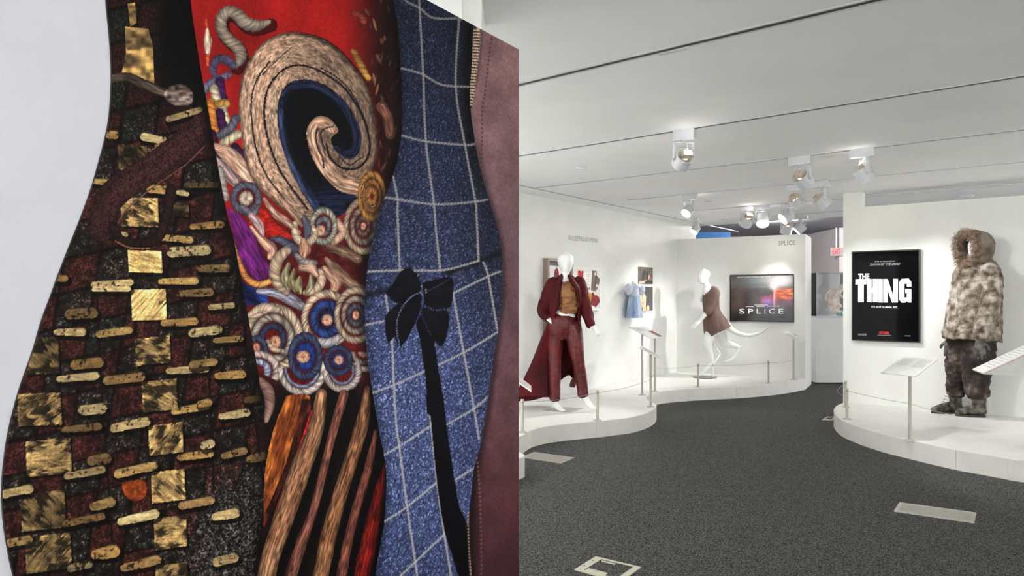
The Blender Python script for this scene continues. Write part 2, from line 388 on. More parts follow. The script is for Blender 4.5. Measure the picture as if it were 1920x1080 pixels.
# added unseen spotlights bouncing fill light off gallery walls behind and beside the camera
def overhead(x, y, aim, watt, label):
    bz, hz = CEIL-0.035, CEIL-0.17; D = abs(y) if abs(y) > 0.05 else 0.05
    global at
    keep = at
    at = lambda px, py, D_: Vector((x, y, px))          # this fixture is placed by metres
    try: spotlight(bz, 0, 0.137, 0.06, F, hz, 0, aim, watt, label, cone=120, blend=1.0)
    finally: at = keep
for k, (x, y) in enumerate(((6.3,-2.6), (6.3,-0.6), (6.3,1.4), (6.3,3.2))): overhead(x, y, (7.6, y, 1.3), WASH*0.75, 'unseen added spotlight washing the side wall, number %s from the rear corner' % ('one','two','three','four')[k])
for k, x in enumerate((0.0, 2.2, 4.4)): overhead(x, -2.6, (x, -3.85, 1.3), WASH*1.5, 'unseen added spotlight washing the rear wall, number %s from its free end' % ('one','two','three')[k])
for k, t_ in enumerate((-9.4, -8.2, -7.0)):  # more added washers, hidden behind the mural, to lift the ceiling
    p_ = LW.pt(t_, 0, 1.3); q_ = LW.pt(t_, 1.3, 0); overhead(p_.x, p_.y, q_, WASH*0.75, 'unseen added spotlight washing the long wall behind the mural, number %s from its open end' % ('one','two','three')[k])
# ------------------------------------------------------------------ the mural: a white panel with four printed strips
PAINT_GAIN = 1.12     # how strongly the mural is lit, so the print's own colours come out right
_T = np.random.RandomState(3).rand(256, 256)
def vn(x, y, seed=0):
    x = x+seed*17.3; y = y+seed*31.7
    xi = np.floor(x).astype(int); yi = np.floor(y).astype(int); fx = x-xi; fy = y-yi
    fx = fx*fx*(3-2*fx); fy = fy*fy*(3-2*fy)
    g = lambda a, b: _T[a & 255, b & 255]
    return (g(xi,yi)*(1-fx)+g(xi+1,yi)*fx)*(1-fy)+(g(xi,yi+1)*(1-fx)+g(xi+1,yi+1)*fx)*fy
def fbm(x, y, seed=0, o=4):
    s = 0; a = 0.5
    for i in range(o): s = s+a*vn(x*2**i, y*2**i, seed+i*5); a *= 0.5
    return s/(1-0.5**o)
def sm(a, b, t): t = np.clip((t-a)/(b-a), 0, 1); return t*t*(3-2*t)
class Paint:
    def __init__(s, x, y): s.x = x; s.y = y; s.c = np.zeros((len(x), 3))
    def mix(s, idx, col, a=1.0):
        a = np.asarray(a); a = a[:, None] if a.ndim else a
        s.c[idx] = s.c[idx]*(1-a)+np.asarray(col)*a
    def win(s, x0, x1, y0, y1): return np.nonzero((s.x > x0) & (s.x < x1) & (s.y > y0) & (s.y < y1))[0]
    def near(s, pts, pad, n=5):
        """distance, arc length, signed side and interpolated extra column to a smooth line"""
        A = catmull(np.array(pts, float), n) if n > 1 else np.array(pts, float)
        i = s.win(A[:,0].min()-pad, A[:,0].max()+pad, A[:,1].min()-pad, A[:,1].max()+pad)
        x = s.x[i]; y = s.y[i]; d = np.full(len(i), 1e9); sl = np.zeros(len(i)); sg = np.zeros(len(i)); w = np.zeros(len(i)); L = 0
        for k in range(len(A)-1):
            p = A[k]; q = A[k+1]; vx, vy = q[0]-p[0], q[1]-p[1]; l = math.hypot(vx, vy)+1e-9
            t = np.clip(((x-p[0])*vx+(y-p[1])*vy)/l/l, 0, 1); ex = x-p[0]-vx*t; ey = y-p[1]-vy*t; dd = np.hypot(ex, ey)
            m = dd < d; d[m] = dd[m]; sl[m] = L+t[m]*l; sg[m] = np.sign(vx*ey[m]-vy*ex[m])
            if A.shape[1] > 2: w[m] = p[2]+(q[2]-p[2])*t[m]
            L += l
        return i, d, sl, sg, w, L
    def inside(s, pts, n=1):
        A = catmull(np.array(list(pts)+[pts[0]], float), n)[:-1] if n > 1 else np.array(pts, float)
        i = s.win(A[:,0].min()-1, A[:,0].max()+1, A[:,1].min()-1, A[:,1].max()+1); x = s.x[i]; y = s.y[i]; c = np.zeros(len(i), bool)
        for k in range(len(A)):
            (x0, y0), (x1, y1) = A[k-1], A[k]
            c ^= ((y0 > y) != (y1 > y)) & (x < (x1-x0)*(y-y0)/(y1-y0+1e-12)+x0)
        return i[c]
    def ribbon(s, pts, w, col, col2=None, stitch=3.0, slant=0.6, shade=0.55, edge=None, along=False, seed=0, amt=0.35):
        """embroidered cord: stitches run across it (or along it)"""
        P = [(*p, w) if len(p) == 2 else p for p in pts]; wm = max(p[2] for p in P)
        i, d, sl, sg, ww, L = s.near(P, wm)
        r = d/(ww/2+1e-6); m = r < 1
        i, r, sl, sg, d = i[m], r[m], sl[m], sg[m], d[m]
        if along: f = vn(sl/14, d*sg/1.6, seed)
        else: f = 0.6*vn((sl+slant*d*sg)/stitch, d*sg/30, seed)+0.4*vn((sl+slant*d*sg)/(stitch*0.55), d*sg/14, seed+9)
        base = np.asarray(col, float)
        if col2 is not None: base = base+(np.asarray(col2, float)-base)*sm(0, 1, vn(sl/25, d*sg/9, seed+4))[:, None]
        b = (1.08-shade*r**2)*(1-amt*1.25+2.5*amt*f)
        s.c[i] = base*b[:, None]
        if edge is not None: s.mix(i[r > 0.86], edge, 0.75)
    def fill(s, pts, col, col2=None, n=4, ang=0, amt=0.4, sc=(14, 1.8), seed=0):
        i = s.inside(pts, n); x = s.x[i]; y = s.y[i]; ca, sa = math.cos(ang), math.sin(ang)
        u = x*ca+y*sa; v = -x*sa+y*ca; f = vn(u/sc[0], v/sc[1], seed)
        base = np.asarray(col, float)
        if col2 is not None: base = base+(np.asarray(col2, float)-base)*sm(0.2, 0.8, vn(u/40, v/12, seed+3))[:, None]
        s.c[i] = base*(1-amt+2*amt*f)[:, None]; return i
    def swirl(s, cx, cy, rx, ry, rings, a0=-400, a1=400, rot=0, seed=0, red=True):
        """concentric embroidered arcs; rings = (inner, outer, colour) in units of the radius"""
        i = s.win(cx-rx*1.1, cx+rx*1.1, cy-ry*1.1, cy+ry*1.1); x = (s.x[i]-cx)/rx; y = (s.y[i]-cy)/ry
        r = np.hypot(x, y); an = (np.degrees(np.arctan2(y, x))-rot+180) % 360-180; ok = (r < 1) & (an > a0) & (an < a1)
        i, r, an = i[ok], r[ok], an[ok]
        if red: s.c[i] = np.array([92, 16, 20])*(0.7+0.6*vn(an/9, r*9, seed))[:, None]
        for r0, r1, col in rings:
            m = (r >= r0) & (r <= r1); q = (r[m]-(r0+r1)/2)/((r1-r0)/2)
            f = vn((an[m]+q*9)/(3.6/max(r1, .2)), r[m]*3, seed+2)*0.65+0.35*vn((an[m]+q*9)/(1.9/max(r1, .2)), r[m]*5, seed+6)
            s.c[i[m]] = np.asarray(col, float)*((1.05-0.6*q*q)*(0.40+1.15*f))[:, None]

Z1 = lambda *p: [(x/2, y/2) for x, y in p]
Z2 = lambda *p: [(x/2, y/2+540) for x, y in p]
Z3 = lambda *p: [(x/2.7+380, y/2.7) for x, y in p]
Z4 = lambda *p: [(q[0]/2.842+400, q[1]/2.842+380)+tuple(v/2.842 for v in q[2:]) for q in p]
Z5 = lambda *p: [(q[0]/2.842+460, q[1]/2.842+700)+tuple(v/2.842 for v in q[2:]) for q in p]
Z6 = lambda *p: [(x/2.7+680, y/2.7) for x, y in p]
Z7 = lambda *p: [(x/2.7+660, y/2.7+400) for x, y in p]

def paint_bark(x, y):
    P = Paint(x, y)
    n1 = fbm(x/60, y/60, 1); n2 = fbm(x/9, y/9, 2); n3 = fbm(x/2.6, y/2.6, 3, 3)
    # woven cells: leather brown against blackened metal
    gx = (x+0.16*y)/66.0; gy = (y+0.22*x)/64.0
    ch = ((np.floor(gx)+np.floor(gy)).astype(int) & 1).astype(float)
    fx = np.abs(gx-np.round(gx)); fy = np.abs(gy-np.round(gy))
    leather = np.array([60, 27, 24.0]); metal = np.array([36, 29, 26.0]); green = np.array([36, 40, 34.0])
    a = (ch*0.85)[:, None]
    c = leather*a+metal*(1-a); g = (sm(0.55, 0.72, n1)*(1-ch)*0.6)[:, None]; c = c*(1-g)+green*g
    c = c*(0.15+2.9*n2*n3)[:, None]
    c += (sm(0.58, 0.80, n3)*sm(.45, .6, n2)*70*(1-ch*0.75))[:, None]*np.array([1, .95, .88])
    c *= (0.35+0.65*sm(0.0, 0.09, np.minimum(fx, fy)))[:, None]
    P.c = c
    # crumbled black stone on the lower right
    k = sm(0, 1, (x-355+0.25*(y-860))/90)*sm(820, 960, y); P.c = P.c*(1-k[:, None])+np.array([112, 104, 100])*((n3**2.6*2.6*(0.35+n2))*k)[:, None]
    k = sm(40, 0, np.abs(x-100))*sm(760, 820, y)*0
    # black shade next to the embroidery and along the outer edge
    P.c *= (0.30+0.70*sm(0, 60, (357+0.14*y+np.where(y > 560, 30, 0))-x))[:, None] if False else 1
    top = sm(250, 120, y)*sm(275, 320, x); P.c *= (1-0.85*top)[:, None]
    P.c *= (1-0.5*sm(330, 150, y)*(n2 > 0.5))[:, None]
    def tab(x0, y0, x1, y1, w, b=1.0, seed=0):
        w *= 0.86; b *= 0.93
        tp_ = 0.72 if seed % 2 else 1.0; pts = [(x0, y0, w*tp_), ((x0+x1)/2, (y0+y1)/2, w*0.97), (x1, y1, w*1.06)]
        i, d, sl, sg, ww, L = P.near([(px_+3, py_+5, ww_+3) for px_, py_, ww_ in pts], w+6, 3); m = d < ww/2+2; P.c[i[m]] *= 0.3
        i, d, sl, sg, ww, L = P.near(pts, w, 3); m = d < ww/2; i = i[m]; d = d[m]; sl = sl[m]; sg = sg[m]
        f = fbm(P.x[i]/13, P.y[i]/7, seed, 3); g = vn(P.x[i]/2.2, P.y[i]/2.2, seed+3); h = fbm(P.x[i]/5, P.y[i]/5, seed+8, 3)
        v = b*(0.72+0.5*f)*(0.9+0.2*g)*(1-0.25*sm(0.6, 1.0, d/(w/2)))*(1+0.2*(sg < 0)*sm(0.5, 0.9, d/(w/2)))
        u_ = sl/max(L, 1); dirt = 1-0.75*sm(0.57, 0.66, h+0.16*(1-b)-0.04)*sm(.35, .6, fbm(P.x[i]/16, P.y[i]/16, seed+30, 2)); st = vn((P.x[i]+P.y[i]*.3)/18, P.y[i]/1.5, seed+6)
        rim_ = sm(.72, .95, d/(w/2))
        tone = [(206,176,122),(196,158,96),(178,138,82),(212,186,134),(158,124,80)][seed % 5]
        P.c[i] = np.array(tone)*(v*dirt*(0.82+0.3*st)*(1+0.35*rim_*(sg > 0)-0.5*rim_*(sg < 0)))[:, None]
    def square(x0, y0, x1, y1, b=1.0, skew=0.10, seed=0, dirt_at=0.55):
        w = x1-x0; h = y1-y0
        pts = [(x0, y0+skew*w*0.5), (x1, y0-skew*w*0.5), (x1+0.04*w, y1-skew*w*0.5), (x0+0.04*w, y1+skew*w*0.5)]
        P.c[P.inside([(a+4, b_+5) for a, b_ in pts])] *= 0.35
        i = P.inside(pts); f = fbm(P.x[i]/22, P.y[i]/22, seed, 4); g = fbm(P.x[i]/4, P.y[i]/9, seed+5, 3)
        an_ = 0.9*math.sin(seed*2.3); ux = P.x[i]*math.cos(an_)+P.y[i]*math.sin(an_); uy = -P.x[i]*math.sin(an_)+P.y[i]*math.cos(an_)
        st = fbm(ux/26, uy/3.2, seed+7, 3); fine = vn(P.x[i]/1.7, P.y[i]/1.7, seed)
        v = b*(0.6+0.7*f)*(0.45+1.0*st)*(0.8+0.4*fine); dk_ = fbm(P.x[i]/14+2*st, P.y[i]/14, seed+11, 4); dirt = 1-0.78*sm(dirt_at-0.10, dirt_at+0.16, dk_)
        e_ = np.minimum.reduce([P.x[i]-x0, x1-P.x[i], P.y[i]-y0, y1-P.y[i]])/3.0
        P.c[i] = np.array([198, 160, 102])*(v*dirt*(1+0.35*sm(1.4, .3, np.abs(e_-.8))*st))[:, None]+np.array([14, 12, 10])*g[:, None]
    # narrow seams between columns
    for q in (Z2((362,0),(372,240),(385,480),(405,720),(420,960),(425,1080)), Z2((205,80),(215,330),(245,560),(255,760)), Z2((495,0),(520,260),(550,520),(570,760),(582,1000)), Z2((780,200),(790,500),(800,760)), Z2((905,0),(925,250),(960,520),(990,760))):
        P.ribbon(q, 5, (20,13,12), shade=0.2, seed=2)
    sd = 20
    for q in ((490,5,620,120,1.15,.02,.75),(505,185,635,285,.95,.1,.5),(530,345,660,460,.9,.1,.5),(555,510,682,622,.95,.12,.52),(565,685,690,800,.95,.12,.55),(575,858,696,975,.9,.14,.52),(582,1035,700,1150,.7,.14,.5),
              (88,185,218,322,.55,.02,.45),(62,395,225,515,.75,.04,.5),(95,568,262,700,.85,.1,.5),(75,765,240,905,.6,.1,.5),(92,925,262,1060,.7,.14,.5)):
        sd += 1; square(q[0]/2, q[1]/2+540, q[2]/2, q[3]/2+540, q[4], q[5], sd, q[6])
    for q in ((450,742,590,850,.9,-.02,.55),(478,940,604,1022,1.15,-.02,.72),(645,755,706,812,.5,-.02,.4),(440,545,550,640,.45,-.1,.45)):
        sd += 1; square(q[0]/2, q[1]/2, q[2]/2, q[3]/2, q[4], q[5], sd, q[6])
    i = P.fill(Z1((468,100),(555,108),(572,170),(578,312),(455,276),(472,200)), (176,140,84), (96,76,52), n=1, amt=.5, sc=(9, 6), seed=4)
    P.fill(Z1((478,15),(505,10),(512,85),(488,100)), (150,118,70), (70,55,40), n=1, amt=.5, sc=(8, 5), seed=5)
    for q in ((395,505,430,505,36,.9),(540,512,612,528,36,1.),(560,562,650,528,26,.8),(632,446,748,412,28,.8),(352,680,425,684,30,.95),(565,707,622,712,38,1.),(668,722,698,725,26,1.),(700,694,815,691,26,.6),(338,870,468,880,26,1.),(608,890,712,899,30,1.),(720,850,828,840,32,.9),(645,945,770,936,46,.9),(750,1008,848,1004,36,.8),(352,1066,488,1058,28,1.05),(602,1056,730,1052,32,1.05),(208,1045,242,1043,30,.8)):
        sd += 1; tab(q[0]/2, q[1]/2, q[2]/2, q[3]/2, q[4]/2, q[5], sd)
    for q in ((352,5,478,2,26,1.1),(262,97,345,92,48,.75),(212,166,308,164,34,.95),(372,172,482,157,34,.9),(612,132,728,124,34,1.),(722,168,815,155,40,.95),(680,22,785,14,36,.8),(790,72,870,64,26,.9),(806,197,900,189,28,.8),(282,287,368,278,46,.8),(222,342,356,328,34,.95),(402,346,525,332,40,1.),(632,312,770,300,34,1.),(722,287,800,275,34,.8),(815,330,905,322,38,1.05),(312,457,380,450,46,.9),(238,532,368,518,32,.8),(428,524,545,500,40,1.05),(652,464,775,440,34,1.),(752,434,780,428,34,1.),(830,482,922,466,36,.95),(345,645,395,638,48,.75),(250,706,380,680,34,.85),(442,695,572,666,40,1.),(675,636,785,618,36,1.05),(765,590,788,582,38,1.),(838,630,912,610,34,1.),(15,772,108,752,38,.95),(350,820,412,802,46,.85),(245,882,380,855,32,.7),(452,876,578,846,42,1.1),(682,815,788,795,36,1.1),(806,858,880,842,44,1.1),(35,956,105,942,38,.85),(358,1000,424,985,56,1.1),(265,1050,330,1035,34,.7),(464,1050,585,1018,42,1.1),(812,1026,875,1010,42,1.),(935,642,985,630,40,.7),(925,420,968,412,30,.5)):
        sd += 1; tab(q[0]/2, q[1]/2+540, q[2]/2, q[3]/2+540, q[4]/2, q[5], sd)
    P.fill(Z2((455,728),(538,722),(545,780),(500,800),(465,770)), (150,66,26), (96,40,20), amt=.3, sc=(5,5), seed=8)
    # grey cross band, tuft, leather strap and loop
    P.ribbon(Z1((418,292),(480,290),(540,315),(610,345),(700,365)), 17, (92,78,64), (60,50,44), along=True, seed=3)
    P.fill(Z1((612,352),(640,322),(690,318),(722,350),(715,390),(660,395),(625,378)), (138,122,114), (70,56,52), amt=.7, sc=(7,4), seed=9)
    P.ribbon(Z1((772,470),(690,540),(600,610),(510,668),(440,715),(400,765),(378,850)), 54, (58,33,32), (44,24,25), stitch=2.2, shade=.35, amt=.12, seed=6)
    i, d, sl, sg, ww, L = P.near(Z1((772,470),(690,540),(600,610),(510,668),(440,715),(400,765),(378,850)), 27); m = d < 27; P.c[i[m]] *= (0.45+1.1*vn(P.x[i[m]]/1.9, P.y[i[m]]/1.9, 3))[:, None]
    P.ribbon(Z1((770,545),(690,622),(590,690),(520,745),(462,800),(432,860)), 2.2, (96,62,56), shade=0)
    P.ribbon(Z1((425,850),(450,900),(520,915),(590,890),(622,820),(640,710)), 20, (38,22,20), (24,16,15), seed=7)
    P.ribbon(Z1((432,905),(490,930),(560,932)), 2.5, (120,76,52), shade=0)
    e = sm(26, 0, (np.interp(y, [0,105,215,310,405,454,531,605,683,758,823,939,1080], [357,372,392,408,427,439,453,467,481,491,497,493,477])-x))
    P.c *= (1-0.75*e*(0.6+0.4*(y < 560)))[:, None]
    return np.clip(P.c, 3, 235)

CREAM = (190,160,138); PINK = (186,140,118); GREYC = (128,118,106); NAVY = (30,38,78); SILV = (150,146,148)
def paint_embroidery(x, y):
    P = Paint(x, y)
    n = fbm(x/70, y/70, 5); w = vn(x/1.6, y/1.6, 6)*0.16+vn((x+y)/2.2, (x-y)/9, 7)*0.12
    red = np.array([158, 26, 24.0])*(0.62+0.6*n)[:, None]*(0.86+w)[:, None]
    dk = sm(640, 728, x)*sm(480, 300, y); P.c = red*(1-dk[:, None])+np.array([28, 13, 13])*(0.6+0.9*fbm(x/7, y/12, 8))[:, None]*dk[:, None]
    lo = sm(380, 450, y); base = np.array([98, 24, 26])*(0.4+0.9*fbm(x/11, y/8, 9))[:, None]; P.c = P.c*(1-lo[:, None])+base*lo[:, None]
    k = sm(640, 690, x)*sm(380, 430, y)*sm(560, 500, y); P.c = P.c*(1-0.6*k[:, None])
    bl = sm(690, 745, y); P.c = P.c*(1-bl[:, None])+np.array([19, 11, 12])*bl[:, None]*(0.6+0.8*vn(x/5, y/20))[:, None]
    # feathered sprigs in the dark right margin
    rs = np.random.RandomState(5)
    for k in range(46):
        px_ = rs.uniform(676, 742); py_ = rs.uniform(6, 330)
        if px_ < 690+0.05*py_ and py_ > 60: px_ = 700+rs.uniform(0, 40)
        l = rs.uniform(10, 24); an = rs.uniform(-2.1, -1.1); c = [(96,58,44),(120,84,58),(86,30,28),(74,50,46)][rs.randint(4)]
        f = 0.9 if px_ < 722 else 0.5
        P.ribbon([(px_, py_, 2), (px_+math.cos(an)*l*.5, py_-math.sin(an)*-l*.5, rs.uniform(5, 9)), (px_+math.cos(an)*l, py_+math.sin(an)*l, 2)], 8, np.array(c)*f, stitch=1.8, along=True, seed=k)
    P.ribbon(Z3((768,70),(800,80),(815,110)), 13, (170,70,50), (120,50,40), seed=1)
    P.ribbon(Z3((765,260),(790,310),(820,370),(835,395)), 13, (176,130,62), (120,80,40), seed=2)
    P.ribbon(Z3((905,540),(935,600),(950,680)), 20, (110,72,58), along=True, seed=3)
    # grey S-shaped cord
    sh = Z3((345,128),(275,150),(222,135),(180,92),(135,78),(105,104),(105,165),(140,214),(185,255),(200,305),(175,346))
    P.ribbon(sh, 25, (60,8,10), shade=.2)
    P.ribbon([(*p, w_) for p, w_ in zip(Z3((335,112),(270,130),(215,115),(175,75),(130,58),(95,90),(95,150),(130,200),(175,240),(192,290),(165,335)), (9,22,25,23,22,22,22,22,23,21,12))], 22, (150,134,118), (122,110,100), stitch=2.6, seed=11)
    # left margin: white and orange drop, purple-grey knot, banded stem
    P.ribbon([(388,52,4),(389,78,15),(389,100,8)], 13, (226,206,190), (200,160,130), along=True, seed=2)
    P.ribbon([(386,38,6),(387,50,6)], 6, (196,70,40)); P.ribbon([(389,104,8),(389,122,6)], 8, (206,84,50))
    P.ribbon([(436,124,15),(424,112,17),(408,112,17),(399,126,15),(403,142,12)], 16, (92,86,108), (66,58,84), stitch=2.4, seed=12)
    P.ribbon([(428,140,13),(412,148,14),(397,154,14),(387,162,14),(384,174,12)], 14, (104,98,118), (80,70,96), stitch=2.4, seed=13)
    for pts, c in (([(412,152),(418,186)], (64,26,72)), ([(400,166),(408,194)], (196,180,150)), ([(408,196),(424,194)], (178,130,64)), ([(417,206),(424,230)], (204,192,160)), ([(394,192),(404,250)], (196,120,52)), ([(412,212),(418,240)], (60,24,66)),
                   ([(442,222),(432,240),(412,254)], (92,92,104)), ([(420,268),(446,252)], (196,182,150)), ([(440,276),(454,292)], (52,22,52)), ([(396,250),(408,290)], (60,20,40))):
        P.ribbon(pts, 17, c, np.array(c)*.75, stitch=2.4, seed=14)
    # broad pale leaves under the stem
    P.ribbon([(400,272,10),(424,288,30),(446,312,36),(468,336,22)], 30, (206,176,152), (178,128,110), along=True, seed=15)
    P.ribbon([(404,296,6),(420,318,24),(440,340,20)], 18, (222,208,196), (150,120,120), along=True, seed=16)
    P.ribbon([(412,318,14),(418,350,16),(424,372,12)], 14, (150,140,134), seed=17)
    # ---- the great spiral
    Z = lambda *p: Z3(*p)
    outer = Z((560,1130),(470,1110),(380,1040),(290,960),(235,880),(208,780),(190,640),(181,500),(200,380),(250,280),(320,205),(420,165),(520,172),(620,205),(700,265),(770,345),(830,430),(865,540),(885,700),(880,800),(850,880),(805,960),(782,998))
    void = Z((600,1120),(545,1030),(480,930),(420,800),(386,680),(376,560),(392,480),(432,422),(500,402),(580,412),(650,450),(720,512),(770,590),(802,680),(796,760),(758,806),(712,798),(672,765),(650,722),(652,694),(686,664),(670,632),(638,600),(600,586),(560,602),(532,640),(526,690),(548,780),(590,860),(640,920),(700,970),(782,998),(740,1060),(680,1100))
    P.fill([(a+3, b-1) for a, b in outer], (66,16,16), n=3)
    i = P.inside(outer, 3)
    P2 = Paint(P.x[i], P.y[i]); j, d, sl, sg, ww, L = P2.near(outer, 200, 3); ii = i[j]
    f = 0.55*vn(sl/9, d/2.4, 3)+0.45*vn(sl/5, d/1.3, 4); big = fbm(sl/90, d/22, 6, 3)
    base = np.array([190,146,122])*(1-big)[:, None]+np.array([160,136,116])*big[:, None]
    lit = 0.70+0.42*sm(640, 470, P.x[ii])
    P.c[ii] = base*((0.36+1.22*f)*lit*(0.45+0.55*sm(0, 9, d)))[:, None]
    # inner arm of the spiral has its own thread direction
    arm = Z((800,960),(700,930),(640,880),(590,800),(560,720),(556,660),(580,625),(620,625),(650,650),(660,672))
    P.ribbon([(*p, w_) for p, w_ in zip(arm, (40,44,46,46,40,30,26,26,22,8))], 40, (186,146,122), (156,124,104), along=True, shade=.5, seed=21, amt=.45)
    i = P.inside(void, 3); xx, yy = P.x[i], P.y[i]
    P2 = Paint(xx, yy); j, d, sl, sg, ww, L = P2.near(void[:18], 300, 3); ii = i[j]
    g = sm(20, 2, d); f = vn(sl/8, d/1.7, 8)
    P.c[ii] = np.array([11, 11, 16])*(0.6+0.6*f)[:, None]+np.array([40, 50, 78])*(g*f*1.1)[:, None]
    low = sm(330, 375, P.y[ii]); P.c[ii] += np.array([24, 34, 66])*(low*vn(P.x[ii]/12, P.y[ii]/2, 9))[:, None]
    # navy strand just inside the outer band
    P.ribbon([(a+5, b, 11) for a, b in Z((560,1060),(480,930),(422,800),(388,680),(380,560))], 11, (36,46,84), (58,66,92), along=True, seed=22)
    P.ribbon(Z((440,440),(500,432),(580,440),(650,480),(710,540),(755,620),(775,690),(760,760),(715,775)), 12, (40,48,74), (24,28,48), along=True, seed=23)
    # dark lines between the strands
    for q, w_ in ((Z((470,1080),(330,900),(272,760),(246,600),(250,480),(280,390),(340,310)), 3.2), (Z((530,1060),(400,880),(340,740),(311,600),(320,480),(352,410),(412,350),(490,330),(570,350),(650,395),(720,450),(790,550),(830,650),(846,750),(820,820),(770,855),(700,848),(645,800),(625,730)), 4.2),
                  (Z((600,345),(690,400),(760,480),(812,590),(835,680)), 2.4), (Z((580,650),(572,690),(582,750),(606,800),(612,850)), 3), (Z((660,640),(610,655),(596,690),(620,760)), 2.6), (Z((450,240),(380,300),(300,380)), 2), (Z((690,790),(740,835),(800,800)), 2.5)):
        P.ribbon(q, w_, (24,20,26), shade=0.1, seed=5)
    # tail strands sweeping down from the spiral
    P.ribbon(Z4((270,-20,20),(330,60,40),(400,110,40),(460,160,16)), 30, (206,160,138), (170,126,110), along=True, seed=24)
    P.ribbon(Z4((350,-30,24),(420,50,40),(470,120,14)), 30, (196,152,128), (150,116,100), along=True, seed=25)
    P.fill(Z4((180,120),(250,30),(330,110),(420,190),(300,190),(260,170)), (176,34,24), (120,20,18), amt=.3, sc=(6,3), seed=3)
    # grey ring, purple shield with gold edge, blue leaves
    P.swirl(461, 372, 30, 32, [(.55,1,(84,84,98)),(.0,.45,(190,170,150))], seed=3)
    P.ribbon(Z4((150,20,30),(210,60,34),(240,20,24)), 26, (96,92,104), seed=27)
    P.ribbon(Z4((200,70,40),(245,120,46),(262,170,20)), 40, (168,176,190), (196,150,150), along=True, seed=28)
    P.fill(Z4((72,30),(130,60),(190,130),(245,230),(290,330),(304,390),(230,415),(180,370),(140,290),(108,180)), (112,36,116), (66,16,60), ang=1.1, amt=.45, seed=30)
    P.ribbon(Z4((100,205,16),(135,310,26),(172,395,34),(235,436,36),(300,420,30)), 30, (214,156,88), (184,116,64), stitch=2.4, seed=31)
    P.ribbon(Z4((200,130,20),(260,200,44),(310,250,60),(300,290,30)), 40, (222,170,140), (184,136,120), along=True, seed=32)
    P.ribbon(Z4((310,190,20),(370,205,44),(430,250,50)), 40, (96,98,116), (66,70,92), stitch=2.6, seed=33)
    P.fill(Z4((145,415),(200,450),(270,480),(290,540),(230,545),(160,530)), (34,58,132), (18,24,60), ang=.5, amt=.5, seed=34)
    P.ribbon(Z4((240,470,30),(320,480,44),(400,510,60),(470,550,50)), 50, (120,124,146), (176,166,170), along=True, seed=35)
    # ---- arches and flower heads
    P.swirl(681, 424, 38, 54, [(.74,1,(164,142,120)),(.44,.68,(124,110,96)),(.18,.38,(90,74,66)),(0,.14,(196,140,120))], seed=4)
    P.swirl(697, 368, 27, 48, [(.72,1,(160,112,56)),(.44,.70,(130,86,44)),(.1,.4,(150,100,50))], seed=5, red=False)
    P.ribbon(Z4((610,235,40),(690,260,60),(770,300,50)), 50, (120,96,80), (96,66,56), along=True, seed=36)
    P.ribbon(Z4((660,100,36),(690,160,44),(640,210,40)), 40, (186,148,128), stitch=2.6, seed=37)
    P.swirl(606, 424, 27, 36, [(.62,1,(150,146,130)),(.2,.55,(96,98,104))], seed=6); P.swirl(601, 432, 9, 11, [(0,1,(204,152,128))], red=False)
    P.ribbon(Z4((435,110,30),(440,180,44),(490,215,44),(540,180,40),(530,130,24)), 40, (198,178,152), (166,146,126), stitch=2.6, seed=38)
    P.ribbon(Z4((480,70,16),(500,130,44),(495,185,20)), 40, (84,86,104), along=True, seed=39)
    P.ribbon(Z4((480,200,30),(485,250,70),(480,290,30)), 50, (198,150,122), (170,120,100), along=True, seed=40)
    P.ribbon(Z4((440,280,26),(480,320,50),(540,320,30)), 40, (160,150,140), (90,86,90), stitch=2.4, seed=41)
    P.ribbon(Z4((600,300,24),(660,370,70),(740,440,60),(800,460,30)), 60, (150,118,98), (120,90,76), along=True, seed=42)
    P.ribbon(Z4((590,350,30),(650,420,60),(640,470,40)), 50, (176,134,112), along=True, seed=43)
    P.ribbon(Z4((390,255,50),(345,300,64),(325,370,60),(345,440,50),(390,480,40)), 56, (190,164,138), (164,138,116), stitch=2.8, seed=44)
    P.ribbon(Z4((570,370,44),(575,420,50),(540,470,44),(490,480,30)), 46, (186,158,136), stitch=2.8, seed=45)
    P.ribbon(Z4((470,345,40),(520,350,50),(550,385,30)), 40, (196,156,136), along=True, seed=46)
    for q, c in ((((400,330,24),(380,400,44),(400,460,24)), (150,142,106)), (((430,360,20),(415,420,40),(435,470,20)), (136,128,92)), (((460,400,20),(452,440,50),(462,480,20)), (150,140,104)), (((520,390,20),(520,440,36),(490,485,20)), (160,150,120))):
        P.ribbon(Z4(*q), 40, c, along=True, seed=47)
    # ---- the big lower swirls
    P.swirl(511, 634, 58, 66, [(.72,1,(188,164,142)),(.48,.70,(150,138,128)),(.24,.45,(46,52,74))], seed=7, a0=-205, a1=100, rot=-10)
    P.ribbon(Z4((190,600,26),(260,560,50),(340,570,40)), 40, (196,172,150), stitch=3, seed=48)
    P.swirl(516, 641, 11, 12, [(0,1,(206,150,122))], red=False); P.ribbon(Z4((290,740,24),(320,780,30),(370,790,20)), 24, (176,150,130), seed=49)
    P.swirl(481, 656, 22, 28, [(.55,1,(60,66,90)),(.0,.5,(30,50,110))], seed=8); P.swirl(480, 652, 8, 9, [(0,1,(206,130,96))], red=False)
    P.swirl(481, 695, 46, 38, [(.66,1,(186,166,160)),(.3,.6,(140,146,170))], seed=9, a0=-90, a1=60, rot=-30)
    P.swirl(612, 598, 48, 55, [(.72,1,(186,162,140)),(.36,.66,(40,62,118)),(.1,.34,(24,34,74))], seed=10); P.swirl(613, 600, 11, 11, [(0,1,(214,156,128))], red=False)
    P.ribbon(Z4((560,740,40),(620,745,50),(680,710,30)), 40, (150,152,164), (190,170,160), stitch=3, seed=50)
    P.swirl(667, 591, 41, 54, [(.74,1,(172,150,128)),(.46,.68,(130,122,110)),(.2,.42,(70,70,80)),(0,.17,(204,150,128))], seed=11)
